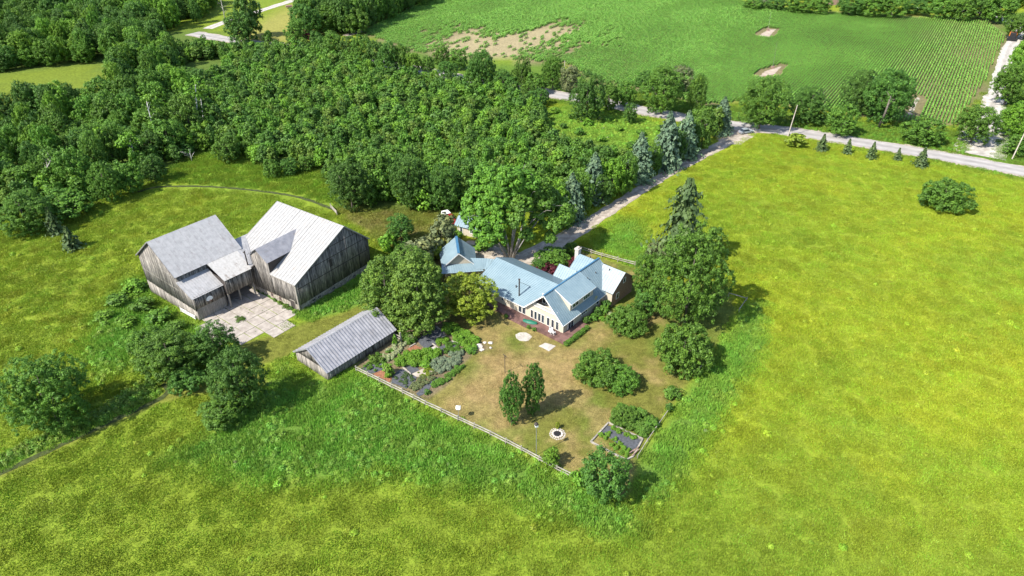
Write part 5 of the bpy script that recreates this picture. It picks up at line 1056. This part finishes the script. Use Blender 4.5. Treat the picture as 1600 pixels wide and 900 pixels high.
for i, (x_, y_, w_, h_, lf) in enumerate([(1.0, 5.6, 1.4, 1.3, 'deep'), (1.4, 7.2, 1.8, 1.2, 'green'), (1.1, 8.8, 1.7, 1.6, 'deep'), (1.6, 10.2, 1.9, 1.5, 'green'), (1.2, 11.6, 1.8, 2.0, 'deep'), (2.6, 8.2, 1.2, .7, 'bright'), (2.9, 10.4, 1.0, .6, 'flower')]):
    place('small_leafy', on_house(x_, y_), w_, h_, 'foundation shrub planted against the shaded side wall of the house', lf, 'shrub', 'shrub', 'shrubs along the house side wall')

# ------------------------------------------------------------------ vehicles
def wheel(parent, x, y, r=.36, w_=.24):
    o = MB().tube([(x, y-w_/2, r), (x, y+w_/2, r)], r, 14).build('wheel', M['rubber'], parent); MB().tube([(x, y-w_/2-.012, r), (x, y+w_/2+.012, r)], r*.55, 10).build('rim', M['steel'], o)
def car(loc, rz, label, paint, pickup=False, name='parked_car'):
    o = empty(name, loc, rz, label, 'pickup truck' if pickup else 'car'); L2, W2 = (2.7, .95) if pickup else (2.25, .88); hb = .95 if pickup else .82
    prof = [(-L2, .35), (L2, .35), (L2+.05, .6), (L2-.1, hb*.9), (L2*.42, hb), (-L2+.02, hb+.03), (-L2-.03, .6)]
    mb = MB(); k = len(prof)
    rows = [(-W2, .97), (-W2*.93, 1), (W2*.93, 1), (W2, .97)]
    for yy, s_ in rows: mb.v += [(x*s_, yy, .35+(z-.35)*s_) for x, z in prof]
    mb.f = [(r_*k+i, r_*k+(i+1) % k, r_*k+k+(i+1) % k, r_*k+k+i) for r_ in range(3) for i in range(k)]+[tuple(range(k))[::-1], tuple(3*k+i for i in range(k))]; mb.m = [0]*len(mb.f); mb.build('body', M[paint], o)
    c0, c1, c2, c3 = ((-.55, .95, -.35, .55) if pickup else (-1.75, 1.0, -1.2, .35)); zt = 1.72 if pickup else 1.42
    mb = MB(); mb.hexa([(c0, -W2*.9, hb-.05), (c1, -W2*.9, hb-.05), (c1, W2*.9, hb-.05), (c0, W2*.9, hb-.05), (c2, -W2*.74, zt-.06), (c3, -W2*.74, zt-.06), (c3, W2*.74, zt-.06), (c2, W2*.74, zt-.06)]); mb.build('windows', M['glass'], o)
    mb = MB(); mb.box(c2-.05, c3+.05, -W2*.75, W2*.75, zt-.07, zt); mb.build('roof', M[paint], o)
    if pickup: mb = MB(); mb.hexa([(-L2+.05, -W2*.92, hb), (c0-.1, -W2*.92, hb), (c0-.1, W2*.92, hb), (-L2+.05, W2*.92, hb), (-L2+.15, -W2*.8, 1.7), (c0-.1, -W2*.8, 1.72), (c0-.1, W2*.8, 1.72), (-L2+.15, W2*.8, 1.7)]); mb.build('canopy', M['white'], o)
    for sx in (-L2*.62, L2*.62):
        for sy in (-W2+.08, W2-.08): wheel(o, sx, sy)
    for sy in (-W2*.7, W2*.7):
        mb = MB(); mb.box(L2-.02, L2+.06, sy-.16, sy+.16, .6, .75); mb.build('headlight', M['trim'], o); mb = MB(); mb.box(-L2-.04, -L2+.02, sy-.12, sy+.12, .62, .8); mb.build('taillight', M['red_paint'], o)
    mb = MB(); mb.box(L2-.02, L2+.1, -W2*.95, W2*.95, .34, .5); mb.build('bumper', M['steel'], o)
car(at(702, 346), R(-62), 'dark red pickup with white bed canopy parked behind the small cottage', 'red_paint', True, 'pickup_truck')
car(at(1165, 208), R(20), 'silver blue car stopped at the end of the driveway under the maple', 'silver')
o = empty('farm_truck', at(1580, 61), R(58), 'orange farm machine with dark front driving on the pale farm lane', 'farm machine'); MB().box(-3.2, .6, -1.4, 1.4, 1.0, 2.9).build('hopper', M['orange'], o)
mb = MB(); mb.hexa([(-4.4, -1.2, .8), (-3.3, -1.2, .8), (-3.3, 1.2, .8), (-4.4, 1.2, .8), (-4.2, -1.1, 2.9), (-3.3, -1.1, 3.3), (-3.3, 1.1, 3.3), (-4.2, 1.1, 2.9)]); mb.build('cab', M['dark'], o); MB().box(-4.9, -4.4, -1.9, 1.9, .3, 1.1).build('header', M['dark'], o); MB().box(-2.6, .2, -1.1, 1.1, 2.9, 3.3).build('load', M['mulch'], o)
for sx, r_ in ((-3.2, .9), (-.2, .7)):
    for sy in (-1.45, 1.45): wheel(o, sx, sy, r_, .5)
o = empty('red_trailer', at(452, 13), .4, 'small red farm trailer on the far lawn near the gravel lane', 'trailer'); MB().box(-1.6, 1.6, -1, 1, .6, 1.5).build('bed', M['brick'], o); MB().bar((1.6, 0, .6), (3.0, 0, .4), .12).build('drawbar', M['steel'], o)
for sy in (-1.1, 1.1): wheel(o, 0, sy, .45)
o = empty('brick_house', at(1302, 8), 0, 'corner of a red brick house hidden in trees beyond the corn', 'house'); MB().box(-3, 3, 0, 6, 0, 4.5).build('wall', M['brick'], o); MB().prism([(-3.5, 4.4), (3.5, 4.4), (0, 7)], -.4, 6.4).build('roof', M['darkwood'], o)
T_('small_leafy', 1190, 4, 26, 10, 'orange brown bush at the far edge of the corn', 'olive', 'bush')
MB().bar((0, 0, 0), (0, 0, 1), .1)

# ------------------------------------------------------------------ birches and dead trees in the left wood
def trunk_tree(base_px, top_px, h_, label, m='birch', r=.22, crown=True, name='birch_tree', leaf='bright'):
    b_ = at(*base_px); # the top lies on the ray through top_px at height h_
    t = at(*top_px, h_); o = empty(name, b_, 0, label, 'tree'); e = t-b_; q = random.Random(base_px[0])
    mb = MB(); mid = e*.5+Vector((q.uniform(-.4, .4), q.uniform(-.4, .4), 0)); mb.tube([(0, 0, -.2), mid, e], [r, r*.75, r*.35], 7)
    tips = []
    for k in range(6 if crown else 9):
        s_ = mid.lerp(e, .2+.13*k) if k < 6 else mid*.8; en = s_+Vector((q.uniform(-2.2, 2.2), q.uniform(-2.2, 2.2), q.uniform(.6, 2))); tips.append(en); mb.tube([s_, s_.lerp(en, .5)+Vector((0, 0, .2)), en], [r*.3, r*.2, .02], 5)
    mb.build('trunk', M[m], o, True)
    if crown:
        L_ = [(p.x, p.y, p.z, 1.1) for p in tips]+[(e.x, e.y, e.z+.3, 1.3)]; V, Fq, tt = crown_cloud(L_, 60, .55, 18, .32, -.6); link('crown', npmesh('crown', V, Fq, [LM[leaf]], {'tint': tt}), o)
trunk_tree((247, 223), (229, 158), 12.5, 'leaning white birch trunk left of the tallest pale trunk', r=.2); trunk_tree((314, 212), (305, 128), 16, 'tallest pale birch trunk at the back meadow edge', r=.26)
trunk_tree((320, 205), (312, 140), 12.5, 'second pale trunk just right of the tallest birch', r=.16); trunk_tree((184, 255), (157, 207), 9.5, 'white birch leaning left at the wood edge', r=.2); trunk_tree((212, 259), (203, 216), 8.5, 'thin upright white birch at the wood edge', r=.14)
trunk_tree((265, 204), (262, 180), 5.5, 'short broken pale trunk among the wood trees', r=.13); trunk_tree((60, 292), (82, 245), 9.5, 'forked leaning grey tree in the shaded wood at far left', 'bark_pale', .25, name='leaning_tree', leaf='green')
trunk_tree((300, 252), (297, 240), 2.6, 'small bleached dead snag on the back meadow edge', 'birch', .12, False, 'dead_snag'); trunk_tree((352, 34), (345, 0), 10.5, 'bare grey leafless tree beside the far gravel lane', 'bark_pale', .28, False, 'bare_tree')
trunk_tree((1372, 200), (1392, 150), 10.5, 'pale forked trunk of the dark roadside tree by the corn', 'bark', .42, False, 'forked_tree'); trunk_tree((1288, 165), (1286, 140), 5.5, 'thin reddish bare sapling behind the roadside pole', 'bark', .08, False, 'bare_tree')

# ------------------------------------------------------------------ corn
def row_mesh(L_, n_, h_, seed):
    r = np.random.default_rng(seed); x = r.uniform(-L_/2, L_/2, n_); y = r.normal(0, .09, n_); z = r.uniform(.12, 1, n_)*h_; P = np.stack([x, y, z], 1); N = r.normal(size=(n_, 3)); N[:, 2] = np.abs(N[:, 2])+.8; N /= np.linalg.norm(N, axis=1)[:, None]
    V, Fq = leafquads(P, N, .25*np.ones(n_), 1.9); return npmesh('corn_row', V, Fq, [LM['corn']], {'tint': np.clip(np.repeat(r.normal(.5, .2, n_), 4), 0, 1)})
ca = R(56.8); pc = Z['corn']; rr_ = np.arange(-260, 260, .96); tt_ = np.arange(-260, 260, 2.9); A, B_ = np.meshgrid(rr_, tt_); A = A.ravel(); B_ = (B_+rng.uniform(-.3, .3, B_.shape)).ravel()
cx_, cy_ = 110, 300; x = cx_+math.cos(ca)*B_-math.sin(ca)*A; y = cy_+math.sin(ca)*B_+math.cos(ca)*A
sd = sdist(x, y, pc); ok = sd > 1.5
sb = sdist(x, y, Z['bare']); strk = vnoise(A, B_*.12, 3.5)
ok &= ~(rng.random(len(x)) < ss(-16, 16, sb+(strk-.5)*26)*.93)
for px_ in ([(1186, 120), (1196, 111), (1222, 103), (1210, 116)], [(1186, 56), (1200, 46), (1212, 46), (1202, 57)], [(1418, 178), (1432, 152), (1437, 153), (1424, 180)]):
    P_ = world_poly(px_); ok &= sdist(x, y, P_) < -2.2; patch('bare_soil', px_, 'soil_pale' if px_[0][0] < 1300 else 'gravel', .035, .03, .3, kind='structure')
x, y, A_ok, B_ok = x[ok], y[ok], A[ok], B_[ok]
hv = (.62+.75*fnoise(x, y, 40))*(.75+.4*vnoise(A_ok, B_ok*.3, 9)); sc_ = np.stack([np.ones(len(x)), np.clip(hv*1.1, .5, 1.3), np.clip(hv, .45, 1.3)], 1)
gn_scatter('corn_crop', np.stack([x, y, np.zeros(len(x))], 1), [row_mesh(3.0, 84, .95, i) for i in range(3)], sc_, 'rows of young green corn filling the field beyond the road', rots=np.full(len(x), ca)+PI*(rng.random(len(x)) < .5))

# ------------------------------------------------------------------ grass and weeds
def grass_patch(rad, n_, h_, wd, seed, mat_='grass'):
    r = np.random.default_rng(seed); a = r.uniform(0, 2*PI, n_); d = rad*np.sqrt(r.random(n_)); hh = h_*r.uniform(.5, 1.2, n_)*(1-.3*(d/rad)**2); x, y = d*np.cos(a), d*np.sin(a)
    b_ = r.uniform(0, 2*PI, n_); wx, wy = np.cos(b_)*wd/2, np.sin(b_)*wd/2; lx, ly = r.normal(0, .45, n_)*hh, r.normal(0, .45, n_)*hh; z0 = np.zeros(n_)-.03
    V = np.stack([np.stack([x-wx, y-wy, z0], 1), np.stack([x+wx, y+wy, z0], 1), np.stack([x+lx+wx*.5, y+ly+wy*.5, hh], 1), np.stack([x+lx*.8-wx*.5, y+ly*.8-wy*.5, hh*.9], 1)], 1).reshape(-1, 3)
    return npmesh('grass_patch', V, np.arange(4*n_).reshape(-1, 4), [LM[mat_]], {'tint': np.clip(np.repeat(r.normal(.5, .22, n_), 4), 0, 1)})
def weed_clump(rad, h_, n_, s, seed, mat_='weed'):
    r = np.random.default_rng(seed); d = unit(n_); d[:, 2] = np.abs(d[:, 2]); k = r.uniform(.55, 1, n_)[:, None]; P = d*k*np.array((rad, rad, h_)); N = d+unit(n_)*.5+np.array((0, 0, .5)); N /= np.linalg.norm(N, axis=1)[:, None]
    V, Fq = leafquads(P, N, s); return npmesh('weed_clump', V, Fq, [LM[mat_]], {'tint': np.clip(np.repeat(r.normal(.5, .22, n_), 4), 0, 1)})
def grid(x0, x1, y0, y1, sp):
    gx_, gy_ = np.meshgrid(np.arange(x0, x1, sp), np.arange(y0, y1, sp)); n_ = gx_.size; x = gx_.ravel()+rng.uniform(-.5, .5, n_)*sp; y = gy_.ravel()+rng.uniform(-.5, .5, n_)*sp
    # keep what the camera (or one a step aside) can see
    zc = y*math.cos(PITCH)+CAM_H*math.sin(PITCH); px = F_PX*x/zc; yc = -(y*math.sin(PITCH)-CAM_H*math.cos(PITCH)); py = F_PX*yc/zc
    ok = (np.abs(px) < 1150) & (py < 850) & (py > -500); return x[ok], y[ok]
def rect_w(o, ang, x0, x1, y0, y1):
    c_, s_ = math.cos(R(ang)), math.sin(R(ang)); return np.array([(o.x+x*c_-y*s_, o.y+x*s_+y*c_) for x, y in ((x0, y0), (x1, y0), (x1, y1), (x0, y1))])
BL = [rect_w(bb.location, -34.5, XL-.3, .3, -.2, D+.2), rect_w(lb_.location, 52, -.2, 18, -1.2, 17.7), rect_w(lb_.location, 52, -1.5, 12.6, -13.6, 0), rect_w(sh.location, 51, -.2, SL+.2, -.2, SW+.2),
      rect_w(hs.location, -40.5, -21, 1.9, -2.3, 11), rect_w(hs.location, -40.5, -10.5, 1.9, 0, 20), rect_w(pv.location, 8, -4, 6, -2, 7.5), rect_w(gc.location, -26, -.5, 6.2, -.4, 5.4)]
roadW = world_poly(road_px); driveW = world_poly([(1163, 203), (1150, 213), (1115, 233), (1060, 262), (1000, 297), (950, 330), (900, 362), (860, 385), (825, 402), (790, 412)]); laneW = world_poly([(1530, 243), (1545, 190), (1566, 110), (1577, 75), (1590, 57), (1565, 28)])
MOWN_EDGE = world_poly([(215, 300), (250, 292), (330, 292), (400, 298), (470, 309), (525, 329)])
def clear(x, y, woods=True):
    ok = (ldist(x, y, roadW) > 4.2) & (ldist(x, y, driveW) > 2.8) & (ldist(x, y, laneW) > 3.4) & (sdist(x, y, Z['corn']) < 0)
    for b_ in BL: ok &= sdist(x, y, b_) < .1
    ok &= ldist(x, y, MOWN_EDGE) > 1.5
    if woods: ok &= sdist(x, y, Z['wood']) < 1
    return ok
x, y = grid(-260, 260, 30, 235, 1.75); ok = clear(x, y) & (sdist(x, y, Z['lot']) < -.8) & (sdist(x, y, Z['barnlawn']) < -.8) & (sdist(x, y, Z['path']) < -.6); x, y = x[ok], y[ok]
col, lush, lot = ground_fields(x, y); hsc = .5+.6*fnoise(x+11, y, 5)+1.3*lush*(.5+fnoise(x, y, 3))+.9*(sdist(x, y, Z['rough']) > 0)+.5*fnoise(x, y+31, 1.9)*(rng.random(len(x)) < .3)
jit = rng.uniform(.85, 1.2, len(x))[:, None]; y_ = (fnoise(x-40, y+99, 4) > .62)[:, None]*np.array((.02, .0, 0))
gn_scatter('pasture_grass', np.stack([x, y, hgt(x, y)], 1), [grass_patch(1.5, 260, .26, .10, i) for i in range(4)], np.stack([np.ones(len(x)), np.ones(len(x)), hsc], 1), 'tall pasture grass', np.clip(col*jit*(1.42+.75*lush[:, None])+y_, 0, 1))
x, y = grid(-130, 130, 34, 215, .95); ok = clear(x, y) & (sdist(x, y, Z['lot']) < -.5) & (sdist(x, y, Z['barnlawn']) < -.5) & (sdist(x, y, Z['path']) < -.25); x, y = x[ok], y[ok]
col, lush, lot = ground_fields(x, y); dn = lush*ss(.32, .62, fnoise(x, y, 5.5))*(.8+.9*(sdist(x, y, Z['lush3']) > 0)+.9*(sdist(x, y, Z['lush4']) > 0)); strip = (np.maximum(ss(-2, 2, sdist(x, y, Z['roadstrip'])), .6*ss(-2, 2, sdist(x, y, Z['meadow']))))*.6; ok = rng.random(len(x)) < np.maximum(dn, strip)+.012
x, y, col, lush = x[ok], y[ok], col[ok], lush[ok]; k = rng.uniform(.45, 1.1, len(x))*(.55+.6*fnoise(x+9, y+9, 4)); hz_ = k*rng.uniform(.7, 1.3, len(x))
br = rng.uniform(1.45, 2.1, len(x))[:, None]; pale = (rng.random(len(x)) < .008)[:, None]
gn_scatter('tall_weeds', np.stack([x, y, hgt(x, y)], 1), [weed_clump(.7, .7, 120, .17, 40+i) for i in range(4)], np.stack([k, k, hz_], 1), 'lush tall weeds', np.clip(np.where(pale, np.array((.26, .30, .12)), col*br+np.array((.012, .02, 0))), 0, 1))
# weeds growing on the unmown bank by the path and in the slab joints
x, y = grid(-100, 0, 34, 105, .7); ok = (sdist(x, y, Z['bank']) > 0) & (sdist(x, y, Z['path']) < -.7); x, y = x[ok], y[ok]; col, _, _ = ground_fields(x, y); k = rng.uniform(.6, 1.1, len(x))
gn_scatter('bank_weeds', np.stack([x, y, hgt(x, y)], 1), [weed_clump(.6, .95, 120, .14, 60+i) for i in range(2)], np.stack([k, k, k], 1), 'unmown bank of tall grass', np.clip(col*rng.uniform(1.3, 1.9, len(x))[:, None], 0, 1))
P_ = [at(378+random.gauss(0, 4), 499+random.gauss(0, 2)) for _ in range(10)]+[at(398+i*8+random.gauss(0, 2), 448+i*5+random.gauss(0, 1.5)) for i in range(9) for _ in range(4)]+[at(random.uniform(345, 450), random.uniform(480, 525)) for _ in range(26)]
k = np.array([random.uniform(.5, .9) if i < 46 else random.uniform(.12, .25) for i in range(len(P_))]); gn_scatter('yard_weeds', [tuple(p) for p in P_], [weed_clump(.8, .7, 60, .2, 71)], np.stack([k, k, k*.9], 1), 'weeds growing on the concrete yard', np.tile(np.array((.09, .16, .025)), (len(P_), 1)))
# lawn blades : short, keep the turf from reading flat
x, y = grid(-60, 60, 56, 150, 1.6); ok = ((sdist(x, y, Z['lot']) > .3) | (sdist(x, y, Z['barnlawn']) > .3) | (sdist(x, y, Z['backlawn']) > .3)) & (sdist(x, y, Z['garden']) < 0)
for b_ in BL: ok &= sdist(x, y, b_) < .1
ok &= ldist(x, y, driveW) > 2.8; ok &= np.hypot(x-fp.location.x, y-fp.location.y) > 2.3; x, y = x[ok], y[ok]; col, _, _ = ground_fields(x, y)
gn_scatter('lawn_grass', np.stack([x, y, hgt(x, y)], 1), [grass_patch(1.3, 230, .075, .07, 90+i) for i in range(3)], np.stack([np.ones(len(x))]*2+[rng.uniform(.6, 1.3, len(x))], 1), 'short dry lawn grass', np.clip(col*rng.uniform(.88, 1.15, len(x))[:, None]*1.25, 0, 1))

# ------------------------------------------------------------------ garden plants
def plants(name, px_poly, n_, leaf, r=(.2, .5), h_=.5, label=None, conv=G):
    P = np.array([conv(*p) for p in px_poly]); out = []
    q = random.Random(len(name)+n_)
    while len(out) < n_:
        a_, b_ = q.uniform(P[:, 0].min(), P[:, 0].max()), q.uniform(P[:, 1].min(), P[:, 1].max())
        if sdist(np.array([a_]), np.array([b_]), P)[0] > 0: p = at(a_, b_); out.append(tuple(p))
    k = np.array([q.uniform(*r) for _ in out])/.5; me = TK['small_leafy'][n_ % 3][0].copy(); me.materials.clear(); me.materials.append(LM[leaf])
    gn_scatter(name, out, [me], np.stack([k*.9, k*.9, k*h_*1.3], 1), label)
plants('potato_bed', [(890, 80), (1000, 45), (1270, 195), (1255, 300), (1190, 330), (1090, 250), (950, 130)], 120, 'bright', (.35, .6), .6, 'bright green leafy vegetable bed beside the dry lawn')
plants('garden_plants', [(440, 420), (520, 350), (700, 320), (900, 330), (880, 380), (800, 440), (640, 470), (460, 470)], 110, 'bright', (.3, .6), .7, 'bright green garden plants')
plants('garden_plants', [(260, 400), (400, 270), (470, 210), (560, 240), (480, 330), (400, 400), (350, 420)], 60, 'flower', (.2, .4), .6, 'pale flowering garden plants')
plants('garden_plants', [(820, 420), (1000, 340), (1130, 330), (1120, 400), (1000, 500), (900, 540), (780, 490)], 90, 'grey', (.25, .5), .55, 'grey green garden plants')
plants('garden_plants', [(560, 700), (700, 570), (830, 520), (850, 570), (700, 680), (620, 740)], 50, 'olive', (.2, .4), .45, 'dull yellow garden plants')
plants('garden_plants', [(780, 660), (960, 560), (1100, 440), (1130, 460), (980, 600), (830, 690)], 60, 'green', (.25, .45), .5, 'green plants edging the garden')
plants('garden_plants', [(430, 580), (510, 510), (640, 590), (540, 680)], 34, 'spruce', (.18, .32), .4, 'small dark seedlings on the ground cover')
plants('garden_plants', [(100, 480), (300, 300), (420, 300), (380, 420), (280, 520), (150, 530)], 50, 'green', (.2, .4), .5, 'green plants along the shed wall')
plants('garden_plants', [(650, 540), (760, 470), (860, 480), (800, 560), (700, 600)], 34, 'yellow', (.15, .32), .5, 'pale yellow green plants by the gravel path')
plants('garden_plants', [(900, 230), (1080, 230), (1130, 330), (940, 340)], 40, 'green', (.2, .4), .5, 'green plants round the small fabric bed')
plants('garden_plants', [(830, 220), (950, 180), (990, 200), (880, 270)], 26, 'bright', (.25, .45), .5, 'small plants beside the fabric bed')
plants('garden_plants', [(480, 170), (640, 130), (640, 230), (560, 250)], 30, 'green', (.3, .6), .8, 'green plants behind the shed corner')
plants('vegetable_plants', [(300, 200), (380, 100), (520, 130), (700, 230), (680, 330), (600, 370)], 90, 'green', (.35, .7), .8, 'leafy vegetable plants behind the raised bed', V8)
plants('vegetable_plants', [(190, 340), (260, 300), (480, 480), (440, 540)], 36, 'bright', (.2, .4), .6, 'vegetable plants along the front of the raised bed', V8)
plants('vegetable_plants', [(270, 270), (300, 265), (540, 370), (510, 390)], 22, 'bright', (.18, .35), .6, 'vegetable plants along the back of the raised bed', V8)
for (x_, y_, w_, h_, lf, lb) in [(360, 495, 18, 20, 'bright', 'bright upright bush near the fence end of the garden'), (215, 390, 14, 12, 'cedar', 'left low bush along the shed side of the garden'), (290, 395, 10, 9, 'cedar', 'right low bush along the shed side of the garden'), (430, 200, 8, 16, 'bright', 'tall thin green plant at the shed back corner'), (735, 440, 16, 9, 'bright', 'bright green bush in the garden centre'),
                         (1200, 305, 14, 10, 'green', 'dark green bush beside the garden rock pile'), (755, 715, 10, 8, 'deep', 'dark plant at the lower tip of the garden'), (590, 170, 14, 12, 'olive', 'yellow flowering bush at the top of the garden')]:
    gx_, gy_ = G(x_, y_); T_('small_leafy', gx_, gy_, w_, h_, lb, lf, 'bush')
